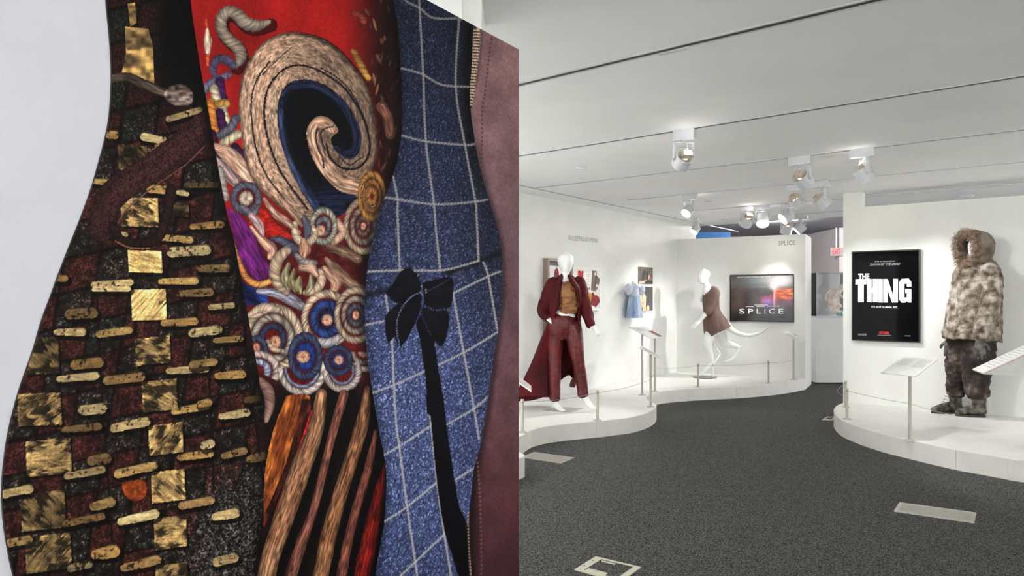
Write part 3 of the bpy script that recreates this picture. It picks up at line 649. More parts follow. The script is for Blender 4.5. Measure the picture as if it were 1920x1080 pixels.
    P.swirl(682, 660, 40, 38, [(.7,1,(176,154,132)),(.4,.64,(130,120,110)),(.0,.3,(176,130,112))], seed=12, a0=20, a1=200)
    P.swirl(566, 690, 47, 52, [(.74,1,(186,172,164)),(.60,.72,(120,128,156))], seed=13, a0=-15, a1=195, rot=0)
    P.swirl(572, 668, 33, 46, [(.64,1,(56,64,92)),(.2,.60,(30,52,116))], seed=14); P.swirl(568, 669, 13, 12, [(0,1,(214,158,130))], red=False)
    P.swirl(641, 696, 37, 40, [(.66,1,(176,160,154)),(.5,.64,(110,116,140))], seed=15, a0=-30, a1=190)
    P.swirl(634, 676, 28, 30, [(.6,1,(52,58,84)),(.2,.55,(32,44,90))], seed=16); P.swirl(635, 675, 9, 9, [(0,1,(210,156,132))], red=False)
    P.ribbon(Z4((250,950,40),(290,1000,60),(300,1080,50),(280,1160,30)), 56, (170,134,120), (120,90,84), stitch=3, seed=51)
    # ---- cords hanging below
    P.fill(Z5((218,118),(342,122),(318,280),(250,440),(190,600),(110,800),(98,740),(98,640),(110,480),(150,300)), (196,110,48), (110,52,26), n=3, ang=1.85, amt=.4, sc=(12,2), seed=52)
    P.fill(Z5((300,140),(345,140),(330,260),(180,640),(100,820),(105,740),(220,470)), (74,32,20), (40,16,14), n=2, ang=1.85, amt=.5, sc=(12,2), seed=53)
    P.ribbon(Z5((352,200,8),(290,390,13),(195,640,13),(120,880,12),(85,1010,8),(60,1100,6)), 10, (190,28,36), stitch=2, seed=54)
    for pts, c, c2 in ((((405,110,60),(372,300,86),(290,520,112),(215,740,108),(140,960,100),(110,1085,96),(60,1300,96)), (166,122,90), (138,92,66)),
                       (((525,110,50),(470,300,48),(425,480,44),(370,700,46),(300,900,60),(240,1085,64),(170,1300,60)), (136,86,70), (112,66,56)),
                       (((650,80,30),(625,250,70),(560,470,74),(500,660,78),(440,880,86),(400,1085,84),(340,1300,80)), (150,104,72), (120,78,54)),
                       (((692,310,24),(655,500,44),(590,720,48),(545,900,52),(510,1085,54),(470,1300,50)), (126,74,60), (98,54,46)),
                       (((742,470,8),(712,640,60),(675,820,80),(640,980,92),(615,1085,84),(590,1300,80)), (124,28,22), (92,18,16))):
        P.ribbon([(a+14, b, w_) for a, b, w_ in Z5(*pts)], 30, (10,6,7), shade=.1)
        P.ribbon(Z5(*pts), 30, c, c2, along=True, shade=.62, amt=.42, seed=int(pts[0][0]))
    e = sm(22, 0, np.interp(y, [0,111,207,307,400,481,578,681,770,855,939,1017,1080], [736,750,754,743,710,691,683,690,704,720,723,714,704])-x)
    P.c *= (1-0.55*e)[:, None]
    # the print is brighter and cooler towards the bark side in its middle band
    return np.clip(P.c, 4, 245)

def paint_tweed(x, y):
    P = Paint(x, y)
    n = vn(x/1.7, y/1.7, 1)*0.6+vn((x+y)/2.6, (x-y)/1.3, 2)*0.4; g = vn(x/3.1, y/3.1, 3)
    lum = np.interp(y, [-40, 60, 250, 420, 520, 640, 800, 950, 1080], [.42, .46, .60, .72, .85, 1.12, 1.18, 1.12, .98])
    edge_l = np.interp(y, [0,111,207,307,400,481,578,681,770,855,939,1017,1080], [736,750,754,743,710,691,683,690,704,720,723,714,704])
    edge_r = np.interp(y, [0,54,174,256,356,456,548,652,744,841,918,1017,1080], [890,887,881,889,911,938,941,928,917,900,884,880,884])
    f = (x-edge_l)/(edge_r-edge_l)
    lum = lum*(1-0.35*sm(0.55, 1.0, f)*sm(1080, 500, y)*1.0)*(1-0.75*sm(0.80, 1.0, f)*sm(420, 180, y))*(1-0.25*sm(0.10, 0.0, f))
    c = np.array([54, 62, 96])*((0.62+0.5*g)*lum)[:, None]
    sp = sm(0.60, 0.86, n); c += np.array([86, 92, 112])*(sp*lum*0.9)[:, None]; c *= (0.72+0.56*sm(0.2, 0.5, n))[:, None]
    P.c = c
    # soft folds across the skirt
    for q, w_ in ((Z7((60,425),(120,400),(200,385)), 26), (Z7((480,300),(600,260),(760,200)), 24)):
        i, d, *_ = P.near(q, w_); P.c[i] *= (1-0.5*sm(w_/2, 0, d))[:, None]
    white = (206,198,192)
    def line(pts, w=4.4, b=0.95):
        i, d, sl, sg, ww, L = P.near(pts, w*2, 5); tw = 0.55+0.45*np.sin(sl*2*math.pi/6.2+sg*d*0.9)
        l = np.interp(P.y[i], [0, 300, 520, 1080], [.72, .82, .95, 1.0])*b
        a = sm(w*0.62, w*0.30, d)*(0.45+0.55*tw); P.c[i] = P.c[i]*(1-a[:, None])+np.array(white)*(l*a)[:, None]
    for q in (((785,-20),(786,8),(793,137),(798,263),(813,381),(817,430),(825,507)), ((862,20),(860,43),(854,163),(871,270),(891,378),(893,400),(897,489)), ((906,492),(915,518),(932,618)), ((737,331),(745,374),(745,400),(749,507)),
              ((723,555),(734,637),(738,722),(743,798),(748,837),(763,950),(780,1066),(790,1140)), ((849,550),(869,661),(888,763),(898,823)), ((801,721),(808,798),(819,904),(833,1003),(845,1078),(856,1150)),
              ((740,-20),(761,2),(786,15),(810,33),(847,35),(880,33)), ((752,128),(791,139),(828,159),(880,163)), ((754,254),(798,265),(872,272),(889,270)), ((722,370),(813,383),(891,378),(913,374)), ((690,509),(752,507),(825,507),(867,498),(897,489)),
              ((686,609),(719,602)), ((849,550),(915,518),(938,509)), ((697,737),(738,722),(804,692),(869,661),(934,622)), ((720,853),(748,837),(808,798)), ((836,797),(887,767),(912,746)), ((720,978),(763,950),(819,904)), ((849,902),(886,879)), ((752,1078),(780,1052),(843,992)), ((700,1150),(752,1078))): line(q)
    # black velvet bow with stitched creases and the pleat under it
    K = (8,7,12)
    P.fill(Z5((968,0),(1032,0),(1072,280),(1112,560),(1142,720),(1188,830),(1200,1090),(1260,1500),(1210,1500),(1136,1085),(1064,860),(1022,600),(992,300)), K, n=2, amt=.3, sc=(6,6))
    P.ribbon(Z7((340,500),(378,640),(402,800),(430,1000),(440,1075)), 26, K, shade=0)
    P.ribbon(Z7((352,540),(385,700),(398,860),(402,1000)), 18, K, shade=0)
    for q in (Z7((165,402),(212,350),(238,300),(290,275),(332,318),(352,380),(330,410),(262,450),(214,450)), Z7((262,438),(346,398),(346,470),(312,570),(242,684),(214,620),(182,664),(165,560),(180,500)), Z7((352,352),(420,335),(490,322),(512,350),(502,470),(440,488),(375,485),(362,420)), Z7((342,486),(400,478),(480,492),(492,560),(456,676),(410,640),(380,610),(350,545))):
        P.fill(q, K, (14,13,22), n=2, amt=.35, sc=(8,8), seed=3)
    def dots(pts, c):
        i, d, sl, sg, ww, L = P.near(pts, 4, 5); a = sm(1.9, .6, d)*(np.sin(sl*2*math.pi/5) > -0.2); P.c[i] = P.c[i]*(1-a[:, None])+np.array(c)*a[:, None]
    dots(Z7((345,400),(290,430),(240,500),(225,580),(240,675)), (120,130,165)); dots(Z7((370,400),(430,370),(490,335)), (50,56,96)); dots(Z7((372,470),(420,490),(470,485)), (80,92,150))
    dots(Z7((360,440),(345,500),(320,560)), (70,80,140)); dots(Z7((350,510),(375,570),(400,620)), (50,56,96)); dots(Z7((372,385),(375,410)), (150,130,130))
    # brass zip teeth beside the hem
    i, d, sl, sg, ww, L = P.near([(878,960),(879,1000),(881,1050),(884,1090)], 5, 3); a = sm(3.5, 2, d)*(np.sin(sl*2*math.pi/6) > 0); P.c[i] = P.c[i]*(1-a[:, None])+np.array((176,140,104))*a[:, None]
    return np.clip(P.c, 4, 240)

def paint_suede(x, y):
    P = Paint(x, y)
    n = fbm(x/30, y/40, 1); f = vn(x/1.8, y/1.8, 2); cr = fbm(x/7, y/5, 3)
    base = np.stack([np.interp(y, [50, 250, 450, 650, 800, 950, 1080], v) for v in ([142,134,120,112,104,90,70], [106,100,90,78,68,52,40], [108,104,98,86,74,58,48])], 1)
    c = base*(0.72+0.42*n)[:, None]*(0.84+0.2*f+0.14*cr)[:, None]
    edge = np.interp(y, [0,54,174,256,356,456,548,652,744,841,918,1017,1080], [890,887,881,889,911,938,941,928,917,900,884,880,884])
    c *= (1-0.45*sm(14, 0, x-edge)*sm(150, 400, y))[:, None]
    P.c = c
    i = np.nonzero((y > 850) & (x < 912))[0]; P.c[i] *= (1-0.25*sm(912, 890, x[i]))[:, None]
    for q, dc in (([(921,72),(915,120),(910,167),(904,204),(903,250),(902,315)], (70,44,46)), ([(892,850),(896,876),(900,946),(902,1010),(902,1100)], (140,96,96))):
        i, d, sl, sg, ww, L = P.near(q, 5, 4); a = sm(2.4, 1, d)*(np.sin(sl*2*math.pi/8) > -0.1)*.8; P.c[i] = P.c[i]*(1-a[:, None])+np.array(dc)*a[:, None]
    # zip with pale teeth at the top
    for off in (0, 6):
        i, d, sl, sg, ww, L = P.near([(891+off,50),(889+off,95),(884+off,140),(881+off,172),(881,200)], 5, 4); a = sm(4, 2, d); t = (np.sin(sl*2*math.pi/5.6+off) > 0)
        P.c[i] = P.c[i]*(1-a[:, None])+np.where(t[:, None], np.array((206,182,150)), np.array((44,32,36)))*a[:, None]
    i, d, *_ = P.near([(904,60),(900,110),(892,165)], 5, 4); P.c[i] *= (1-0.3*sm(3, 0, d))[:, None]
    return np.clip(P.c, 5, 230)

def mural():
    MW = mat('mural_white', (186,187,196), (192,193,202), rough=0.5, scale=4, bump=0.03, bscale=120)
    t = thing('mural_panel', 'tall freestanding panel printed with enlarged costume fabric strips', 'mural', MU.pt(-1.4, 0, 0))
    mk('panel', *MU.slab(-3.0, 0.0, 0, MTOP, -0.14, 0), MW, t)
    m = bpy.data.materials.new('printed_fabric'); m.use_nodes = True; nt = m.node_tree; b = nt.nodes['Principled BSDF']
    b.inputs['Roughness'].default_value = 0.55; b.inputs['Specular IOR Level'].default_value = 0.08
    at_ = nt.nodes.new('ShaderNodeAttribute'); at_.attribute_name = 'ink'
    tc = nt.nodes.new('ShaderNodeTexCoord'); nz = nt.nodes.new('ShaderNodeTexNoise'); nz.inputs['Scale'].default_value = 420; nz.inputs['Detail'].default_value = 2
    nt.links.new(tc.outputs['Object'], nz.inputs['Vector'])
    mr = nt.nodes.new('ShaderNodeMapRange'); mr.inputs[1].default_value = .25; mr.inputs[2].default_value = .75; mr.inputs[3].default_value = .8; mr.inputs[4].default_value = 1.2
    nt.links.new(nz.outputs['Fac'], mr.inputs[0])
    mx = nt.nodes.new('ShaderNodeVectorMath'); mx.operation = 'SCALE'; nt.links.new(at_.outputs['Color'], mx.inputs[0]); nt.links.new(mr.outputs[0], mx.inputs['Scale']); nt.links.new(mx.outputs[0], b.inputs['Base Color'])
    B0 = [(190,-120),(197,-60),(198,0),(205,75),(208,130),(207,180),(203,225),(195,265),(183,310),(170,355),(150,410),(128,465),(106,522),(98,545),(77,602),(60,660),(33,738),(15,810),(6,870),(3,920),(5,970),(12,1020),(24,1078),(44,1140),(66,1200)]
    B1 = [(345,-120),(357,0),(372,105),(392,217),(408,310),(426,405),(439,454),(453,531),(467,605),(481,683),(491,750),(496,800),(497,835),(496,876),(493,939),(487,992),(481,1034),(477,1080),(474,1160)]
    B2 = [(722,-60),(736,0),(745,48),(750,111),(753,167),(754,207),(752,256),(743,307),(728,352),(711,397),(701,437),(691,481),(686,530),(683,578),(685,630),(690,681),(698,735),(705,775),(712,816),(720,855),(724,890),(723,939),(720,981),(714,1017),(706,1059),(704,1090),(706,1160)]
    B3 = [(892,10),(887,54),(884,122),(881,174),(883,215),(889,256),(898,307),(911,356),(924,400),(932,426),(938,456),(941,496),(941,548),(936,607),(928,652),(919,720),(907,800),(899,841),(888,880),(884,918),(879,967),(880,1017),(884,1078),(892,1160)]
    def curve(B):
        A = np.array([MU.tz(x, y) for x, y in catmull(B, 8)]); o = np.argsort(A[:, 1]); return A[o, 1], A[o, 0]
    cs = [curve(B) for B in (B0, B1, B2, B3)]
    edge = lambda k, z: np.interp(z, cs[k][0], cs[k][1]) if k < 4 else np.zeros_like(z)
    def strip(name, label, k, zlo, zhi, dz, nc, paint, off):
        zz = np.unique(np.concatenate([np.arange(0.002, zlo, 0.03), np.arange(zlo, zhi, dz), np.arange(zhi, MTOP, 0.03), [MTOP-0.0005]]))
        a = edge(k, zz); b_ = edge(k+1, zz); s = np.linspace(0, 1, nc)
        T = a[:, None]+(b_-a)[:, None]*s; Z = np.repeat(zz[:, None], nc, 1); T = T.ravel(); Z = Z.ravel()
        X = MU.Q[0]+MU.w[0]*T+MU.n[0]*off; Y = MU.Q[1]+MU.w[1]*T+MU.n[1]*off
        X0 = MU.Q[0]+MU.w[0]*T; Y0 = MU.Q[1]+MU.w[1]*T
        ink = lin(paint(960+F*X0/Y0, HOR-F*(Z-EYE)/Y0))/PAINT_GAIN
        R = len(zz); base = np.array(ORI[t.name])
        V = np.stack([X, Y, Z], 1)-base
        i = np.arange(R-1)[:, None]*nc+np.arange(nc-1)[None]; q = np.stack([i, i+1, i+nc+1, i+nc], -1).reshape(-1, 4)
        me = bpy.data.meshes.new(name); me.vertices.add(len(V)); me.vertices.foreach_set('co', V.ravel())
        me.loops.add(q.size); me.loops.foreach_set('vertex_index', q.ravel().astype(np.int32))
        me.polygons.add(len(q)); me.polygons.foreach_set('loop_start', np.arange(0, q.size, 4, dtype=np.int32)); me.update(calc_edges=True)
        ca = me.color_attributes.new('ink', 'FLOAT_COLOR', 'POINT')
        ca.data.foreach_set('color', np.concatenate([np.clip(ink, 0, 1), np.ones((len(V), 1))], 1).astype(np.float32).ravel())
        me.materials.append(m); lab(link(bpy.data.objects.new(name, me), t), label)
    zr = lambda px, py: MU.tz(px, py)[1]
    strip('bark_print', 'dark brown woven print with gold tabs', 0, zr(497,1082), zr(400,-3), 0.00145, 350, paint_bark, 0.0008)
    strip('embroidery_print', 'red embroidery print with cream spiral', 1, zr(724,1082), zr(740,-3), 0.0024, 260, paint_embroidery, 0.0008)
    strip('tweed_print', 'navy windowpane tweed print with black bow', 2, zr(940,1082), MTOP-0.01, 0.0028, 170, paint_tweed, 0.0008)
    strip('suede_print', 'mauve suede print with stitched seam', 3, zr(972,1082), MTOP-0.01, 0.0030, 60, paint_suede, 0.0008)
    # fine dark outline where the white meets the bark print
    zz = np.linspace(0.002, MTOP-0.001, 160); a = edge(0, zz)
    V = [MU.pt(t_-0.0012, z_, 0.001) for t_, z_ in zip(a, zz)]+[MU.pt(t_+0.0012, z_, 0.001) for t_, z_ in zip(a, zz)]
    mk('outline', V, [(i, 160+i, 161+i, i+1) for i in range(159)], mat('ink_black', (26,22,22), (34,30,28)), t)
mural()
# ------------------------------------------------------------------ wall pieces: frames, boards, posters, lettering
M_frame_br = mat('brown_frame', (126,110,98), (150,134,120), rough=0.45, scale=30, stretch=(1,1,8))
M_frame_blk = mat('black_frame', (16,14,14), (26,22,20), rough=0.3)
M_mount = mat('grey_mount', (104,104,102), (116,116,114), rough=0.8)
M_paper = mat('paper', (232,232,228), (240,240,236), rough=0.7, scale=8)
M_board = mat('sample_board', (224,222,214), (232,230,222), rough=0.7, scale=8)
M_letter = mat('grey_lettering', (150,148,144), (160,158,154), rough=0.7)
M_ink = mat('grey_ink', (120,120,120), (150,150,150), rough=0.8, scale=200)
def flat(name, plane, pts, off, m, parent): return mk(name, *plane.pxpoly(pts, off), m, parent)
def rng(plane, x0, x1, ya, yb): 
    t0, z0 = plane.tz(x0, ya); t1, _ = plane.tz(x1, ya); _, z1 = plane.tz(x0, yb); return t0, t1, z1, z0

# framed costume sketch behind the red-coated mannequin
t0, z1 = LW.tz(1018.5, 484); t1, _ = LW.tz(1066, 500); _, z0 = LW.tz(1018.5, 628)
fr = thing('framed_sketch', 'deep brown-framed costume sketch hanging behind the red-coated mannequin', 'picture', LW.pt((t0+t1)/2, z0, 0))
e = 0.035
mk('mount', *LW.slab(t0+e, t1-e, z0+e, z1-e, 0.0, 0.030), M_mount, fr)
for a, b, c, d in ((t0, t1, z1-e, z1), (t0, t1, z0, z0+e), (t0, t0+e, z0+e, z1-e), (t1-e, t1, z0+e, z1-e)): mk('frame_rail', *LW.slab(a, b, c, d, 0.0, 0.07), M_frame_br, fr)
mk('paper', *LW.slab(t0+e+.05, t1-e-.05, z0+e+.05, z1-e-.05, 0.030, 0.032), M_paper, fr)
M_sk = mat('sketch_red', (112,34,38), (150,70,66), rough=0.8, scale=40)
M_skin = mat('sketch_skin', (206,160,140), (216,170,150), rough=0.8)
flat('sketch_coat', LW, [(1036,506),(1039,503),(1042,504),(1043.5,510),(1044,524),(1041,527),(1041,540),(1037,540),(1036.5,527),(1034.8,524),(1035,510)], 0.034, M_sk, fr)
flat('sketch_head', LW, [(1038.4,500),(1040,498.8),(1041.4,500),(1041.2,503),(1038.6,503)], 0.034, M_skin, fr)
flat('sketch_figure', LW, [(1050,512),(1054,508),(1057,512),(1058,545),(1049,545)], 0.034, M_sk, fr)
# swatch board
t0, z1 = LW.tz(1068, 499.5); t1, _ = LW.tz(1122, 503); _, z0 = LW.tz(1122, 582)
sb = thing('swatch_board', 'flat cream board pinned with red, gold and taupe fabric swatches', 'board', LW.pt((t0+t1)/2, z0, 0))
mk('board', *LW.slab(t0, t1, z0, z1, 0.0, 0.028), M_board, sb)
rim = 0.02
for a, b, c, d in ((t0, t1, z1-rim, z1), (t0, t1, z0, z0+rim), (t0, t0+rim, z0+rim, z1-rim), (t1-rim, t1, z0+rim, z1-rim)): mk('board_rim', *LW.slab(a, b, c, d, 0.0, 0.034), M_paper, sb)
M_sred = mat('swatch_red', (196,34,40), (150,24,30), rough=0.7, scale=20); M_sdk = mat('swatch_dark_red', (146,28,30), (120,22,26), rough=0.7, scale=20)
M_sgold = mat('swatch_gold', (206,150,44), (180,124,36), rough=0.7, scale=20); M_staupe = mat('swatch_taupe', (124,108,98), (104,90,82), rough=0.7, scale=20)
def sw(name, pts, m, off=0.034):  # pts in the 130 px wide close-up of the board
    P = [(x/6.754+1000, y/6.75+440) for x, y in pts]
    V = [LW.px(x, y, 0.0281) for x, y in P]+[LW.px(x, y, off) for x, y in P]; n = len(P)
    return mk(name, V, [tuple(range(n, 2*n)), tuple(range(n-1, -1, -1))]+[(i, (i+1) % n, n+(i+1) % n, n+i) for i in range(n)], m, sb)
sw('fabric_swatch', ((540,460),(560,452),(575,470),(600,455),(608,470),(598,550),(570,556),(545,545)), M_sred)
sw('fabric_swatch', ((722,455),(775,462),(776,520),(758,720),(708,700)), M_staupe)
sw('fabric_swatch', ((776,520),(815,572),(775,700),(740,650),(750,600)), M_staupe, 0.038)
sw('fabric_swatch', ((668,745),(690,735),(712,752),(706,850),(688,880),(665,830)), M_sgold)
sw('fabric_swatch', ((712,745),(732,728),(750,770),(770,765),(800,790),(812,850),(765,915),(745,905),(705,880)), M_sdk, 0.037)
sw('fabric_swatch', ((640,770),(655,765),(660,810),(645,800)), M_sred)
sw('swatch_card', ((745,480),(757,480),(757,515),(745,515)), M_paper, 0.040); sw('swatch_card', ((762,630),(780,630),(780,662),(762,662)), M_paper, 0.042)
sw('typed_sheet', ((622,470),(705,475),(700,690),(622,680)), M_paper, 0.032)
for k in range(7): sw('typed_line', ((640+4*(k % 2),500+k*22),(690-6*(k % 3),503+k*22),(690-6*(k % 3),508+k*22),(640+4*(k % 2),505+k*22)), M_ink, 0.0335)
for k in range(3): sw('colour_chip', ((642+k*17,680-k*6),(652+k*17,678-k*6),(652+k*17,705-k*6),(642+k*17,708-k*6)), M_staupe, 0.0345)
# two photographs by the dress
M_ph1 = mat('photo_dark', (74,66,58), (112,104,94), rough=0.4, scale=9, detail=2); M_ph2 = mat('photo_grey', (74,72,72), (88,86,86), rough=0.4, scale=4)
M_phd = mat('photo_shadow', (40,34,30), (58,50,44), rough=0.5, scale=20); M_phl = mat('photo_pale', (196,176,150), (220,200,176), rough=0.5, scale=20); M_phr = mat('photo_red', (170,80,66), (150,60,56), rough=0.5)
M_orange = mat('photo_orange', (226,160,96), (196,196,206), rough=0.5, scale=12, lo=.3, hi=.7, extra=[(.5, (236,206,170))])
a, b, c, d = rng(LW, 1196.6, 1222.5, 500, 531.6)
p1 = thing('wall_photo', 'small dark photograph of standing figures above the orange-figured photograph', 'photograph', LW.pt((a+b)/2, c, 0))
mk('print', *LW.slab(a, b, c, d, 0, 0.012), M_ph1, p1)
Q = lambda *p: [(x/10.8+1180, y/10.8+490) for x, y in p]
for nm, pts, m_ in (('figure_shape', ((250,250),(290,165),(302,190),(280,260),(270,380),(235,385)), M_phd), ('figure_shape', ((325,230),(345,205),(368,240),(360,350),(340,380),(325,320)), M_phd), ('figure_shape', ((372,290),(390,270),(400,300),(385,370),(368,360)), M_phl), ('figure_shape', ((398,260),(420,248),(430,290),(410,325),(398,300)), M_phr), ('pale_floor', ((182,400),(300,400),(300,440),(182,440)), M_phl), ('dark_floor', ((305,385),(448,395),(448,448),(305,446)), M_phd), ('pale_block', ((290,378),(330,372),(330,388),(300,400)), M_phl)):
    flat(nm, LW, Q(*pts), 0.0135, m_, p1)
a, b, c, d = rng(LW, 1188.5, 1222.5, 537, 583)
p2 = thing('wall_photo', 'larger grey photograph with orange and pale blue shapes beside the dress', 'photograph', LW.pt((a+b)/2, c, 0))
mk('print', *LW.slab(a, b, c, d, 0, 0.012), M_ph2, p2)
flat('pale_shape', LW, Q((140,560),(165,522),(195,525),(240,640),(245,760),(270,840),(240,960),(190,1000),(130,850),(118,680)), 0.0135, M_orange, p2)
flat('pale_shape', LW, Q((245,680),(270,650),(300,665),(322,720),(318,900),(325,1000),(265,1000),(255,850)), 0.0137, M_orange, p2)
flat('pale_shape', LW, Q((335,920),(360,880),(388,905),(390,990),(335,1000)), 0.0136, M_orange, p2)
# wall titles
M_let2 = mat('grey_lettering_dark', (128,126,122), (138,136,132), rough=0.7)
ta, za = LW.tz(1066, 441); tb, zb = LW.tz(1121, 447.5); _, zc = LW.tz(1066, 450.5); _, zd = LW.tz(1121, 455)
tag(text('wall_lettering', 'BULLETPROOF MONK', LW, ta, tb, zc, za, 0.002, M_letter, z0r=zd, z1r=zb), 'two grey title words on the long wall above the red-coated mannequin', 'lettering')
a, b, c, d = rng(SW, 1460, 1491, 452, 460)
tag(text('wall_lettering', 'SPLICE', SW, a, b, c, d, 0.002, M_let2), 'single grey title word near top of the partition wall', 'lettering')

# wide dark poster on the partition: title lettering over a plain two-tone ground
def poster(plane, x0, x1, yt, yb, label, ground, name='framed_poster', depth=0.035, fw=0.014):
    a, b, c, d = rng(plane, x0, x1, yt, yb)
    o = thing(name, label, 'poster', plane.pt((a+b)/2, c, 0))
    mk('print', *plane.slab(a+fw, b-fw, c+fw, d-fw, 0, depth*0.7), ground, o)
    for p, q, r, s in ((a, b, d-fw, d), (a, b, c, c+fw), (a, a+fw, c+fw, d-fw), (b-fw, b, c+fw, d-fw)): mk('frame_rail', *plane.slab(p, q, r, s, 0, depth), M_frame_blk, o)
    return o, (a, b, c, d)
def zone_mat(name, stops, axis=0, rough=0.12, scale=7, k=0.25):
    """print ground: colour bands across the sheet broken up by noise"""
    m = bpy.data.materials.new(name); m.use_nodes = True; nt = m.node_tree; b = nt.nodes['Principled BSDF']; b.inputs['Roughness'].default_value = rough; b.inputs['Specular IOR Level'].default_value = 0.3
    tc = nt.nodes.new('ShaderNodeTexCoord'); sx = nt.nodes.new('ShaderNodeSeparateXYZ'); nt.links.new(tc.outputs['Generated'], sx.inputs[0])
    nz = nt.nodes.new('ShaderNodeTexNoise'); nz.inputs['Scale'].default_value = scale; nt.links.new(tc.outputs['Generated'], nz.inputs['Vector'])
    ma = nt.nodes.new('ShaderNodeMath'); ma.operation = 'MULTIPLY_ADD'; nt.links.new(nz.outputs['Fac'], ma.inputs[0]); ma.inputs[1].default_value = k; nt.links.new(sx.outputs[axis], ma.inputs[2])
    r = nt.nodes.new('ShaderNodeValToRGB'); el = r.color_ramp.elements
    for i, (p, c) in enumerate(stops):
        e_ = el[i] if i < 2 else el.new(p)
        e_.position = p; e_.color = rgba(c)
    nt.links.new(ma.outputs[0], r.inputs[0]); nt.links.new(r.outputs[0], b.inputs['Base Color']); return m
def ink_mat(name, rough=0.12, spec=0.3):
    m = bpy.data.materials.new(name); m.use_nodes = True; nt = m.node_tree; b = nt.nodes['Principled BSDF']; b.inputs['Roughness'].default_value = rough; b.inputs['Specular IOR Level'].default_value = spec
    at_ = nt.nodes.new('ShaderNodeAttribute'); at_.attribute_name = 'ink'; tc = nt.nodes.new('ShaderNodeTexCoord'); nz = nt.nodes.new('ShaderNodeTexNoise'); nz.inputs['Scale'].default_value = 60
    nt.links.new(tc.outputs['Object'], nz.inputs['Vector']); mr = nt.nodes.new('ShaderNodeMapRange'); mr.inputs[3].default_value = .85; mr.inputs[4].default_value = 1.15; nt.links.new(nz.outputs['Fac'], mr.inputs[0])
    mx = nt.nodes.new('ShaderNodeVectorMath'); mx.operation = 'SCALE'; nt.links.new(at_.outputs['Color'], mx.inputs[0]); nt.links.new(mr.outputs[0], mx.inputs['Scale']); nt.links.new(mx.outputs[0], b.inputs['Base Color']); return m
def ink_sheet(name, plane, t0, t1, z0, z1, off, fn, parent, nx, ny, m):
    u, v = np.meshgrid(np.linspace(0, 1, nx), np.linspace(0, 1, ny)); u = u.ravel(); v = v.ravel()
    V = np.array([tuple(plane.pt(t0+(t1-t0)*a, z1+(z0-z1)*b_, off)) for a, b_ in zip(u, v)])
    Fc = [(r*nx+c, (r+1)*nx+c, (r+1)*nx+c+1, r*nx+c+1) for r in range(ny-1) for c in range(nx-1)]
    o = mk(name, V, Fc, m, parent); ca = o.data.color_attributes.new('ink', 'FLOAT_COLOR', 'POINT')
    ca.data.foreach_set('color', np.concatenate([np.clip(lin(np.clip(fn(u, v), 2, 250)), 0, 1), np.ones((len(u), 1))], 1).astype(np.float32).ravel()); return o
def wide_poster_ink(u, v):
    P = Paint(u*120, v*87); x, y = P.x, P.y; n = fbm(x/16, y/16, 3); f = fbm(x/4, y/9, 5)
    c = np.array([62,56,54])*(0.55+0.8*n)[:, None]
    def blob(cx, cy, rx, ry, col, a=1.0, p=1.0):
        w = (a*np.exp(-(((x-cx)/rx)**2+((y-cy)/ry)**2)**p))[:, None]; return c*(1-w)+np.array(col)*w
    c = blob(50, 10, 34, 14, (104,114,114), .9); c = blob(95, 8, 34, 16, (176,172,174), .95, 1.4); c = blob(20, 45, 16, 30, (74,60,54), .8); c = blob(36, 50, 12, 26, (40,32,32), .8)
    band = sm(30, 34, y+0.28*(x-95)*(x < 95))*sm(62, 50, y)*sm(56, 62, x); c = c*(1-band[:, None])+np.array([136,46,68])*(0.6+0.7*f)[:, None]*band[:, None]
    r = sm(84, 88, x)*sm(24, 27, y)*sm(47, 42, y-0.05*(x-100)); st = vn(x/9+y/3, y/1.6-x/14, 7); c = c*(1-r[:, None])+(np.array([196,84,40])*(0.55+0.8*st)[:, None]+np.array([30,26,22])*sm(.7,.9,st)[:, None])*r[:, None]
    lw_ = sm(86, 92, x)*sm(44, 50, y); c = c*(1-0.8*lw_[:, None])+np.array([84,72,80])*(0.5+0.7*n)[:, None]*0.8*lw_[:, None]
    c = blob(72, 50, 9, 7, (176,130,206), .9); c = blob(72, 58, 8, 10, (86,66,150), .7); c = blob(84, 21, 8, 7, (246,226,226), .95); c = blob(85, 42, 2.2, 24, (226,196,206), .75); c = blob(66, 22, 30, 1.4, (150,160,196), .4); c = blob(98, 14, 14, 9, (222,206,206), .6)
    c = c*(1-0.5*sm(58, 84, y))[:, None]
    return c*1.15+6
po, (a, b, c, d) = poster(SW, 1369.3, 1489, 515.5, 602.3, 'wide black-framed poster with spaced white title on the partition', mat('poster_backing', (30,28,28), (40,36,36)))
ink_sheet('printed_sheet', SW, a+.015, b-.015, c+.015, d-.015, 0.0252, wide_poster_ink, po, 180, 130, ink_mat('poster_ink'))
M_pw = mat('poster_white', (236,236,236), (242,242,242), rough=0.3)
Q = lambda *p: [(x/9.82+1360, y/9.82+500) for x, y in p]
def ptext(plane, body, x0, x1, y0, y1, off, m_, par, bold=0, shear=0, name='lettering'):
    a, z1 = plane.tz(x0, y0); b, z1r = plane.tz(x1, y0); _, z0 = plane.tz(x0, y1); _, z0r = plane.tz(x1, y1); k = (z1+z1r)/2; q = (z0+z0r)/2
    return text(name, body, plane, a, b, q, k, off, m_, par, bold, shear)
for ch, xa, xb in (('S',262,362),('P',428,520),('L',582,664),('I',728,745),('C',808,912),('E',986,1072)):
    (xa, ya), (xb, yb) = Q((xa, 775), (xb, 865)); ptext(SW, ch, xa, xb, ya, yb, 0.028, M_pw, po, 0.01)
for s, xa, xb, yy in (('ONE OF THE MOST ORIGINAL AND UNIQUE', 215, 840, 192),):
    (xa, ya), (xb, yb) = Q((xa, yy-10), (xb, yy+10)); ptext(SW, s, xa, xb, ya, yb, 0.028, M_pw, po, 0.02)
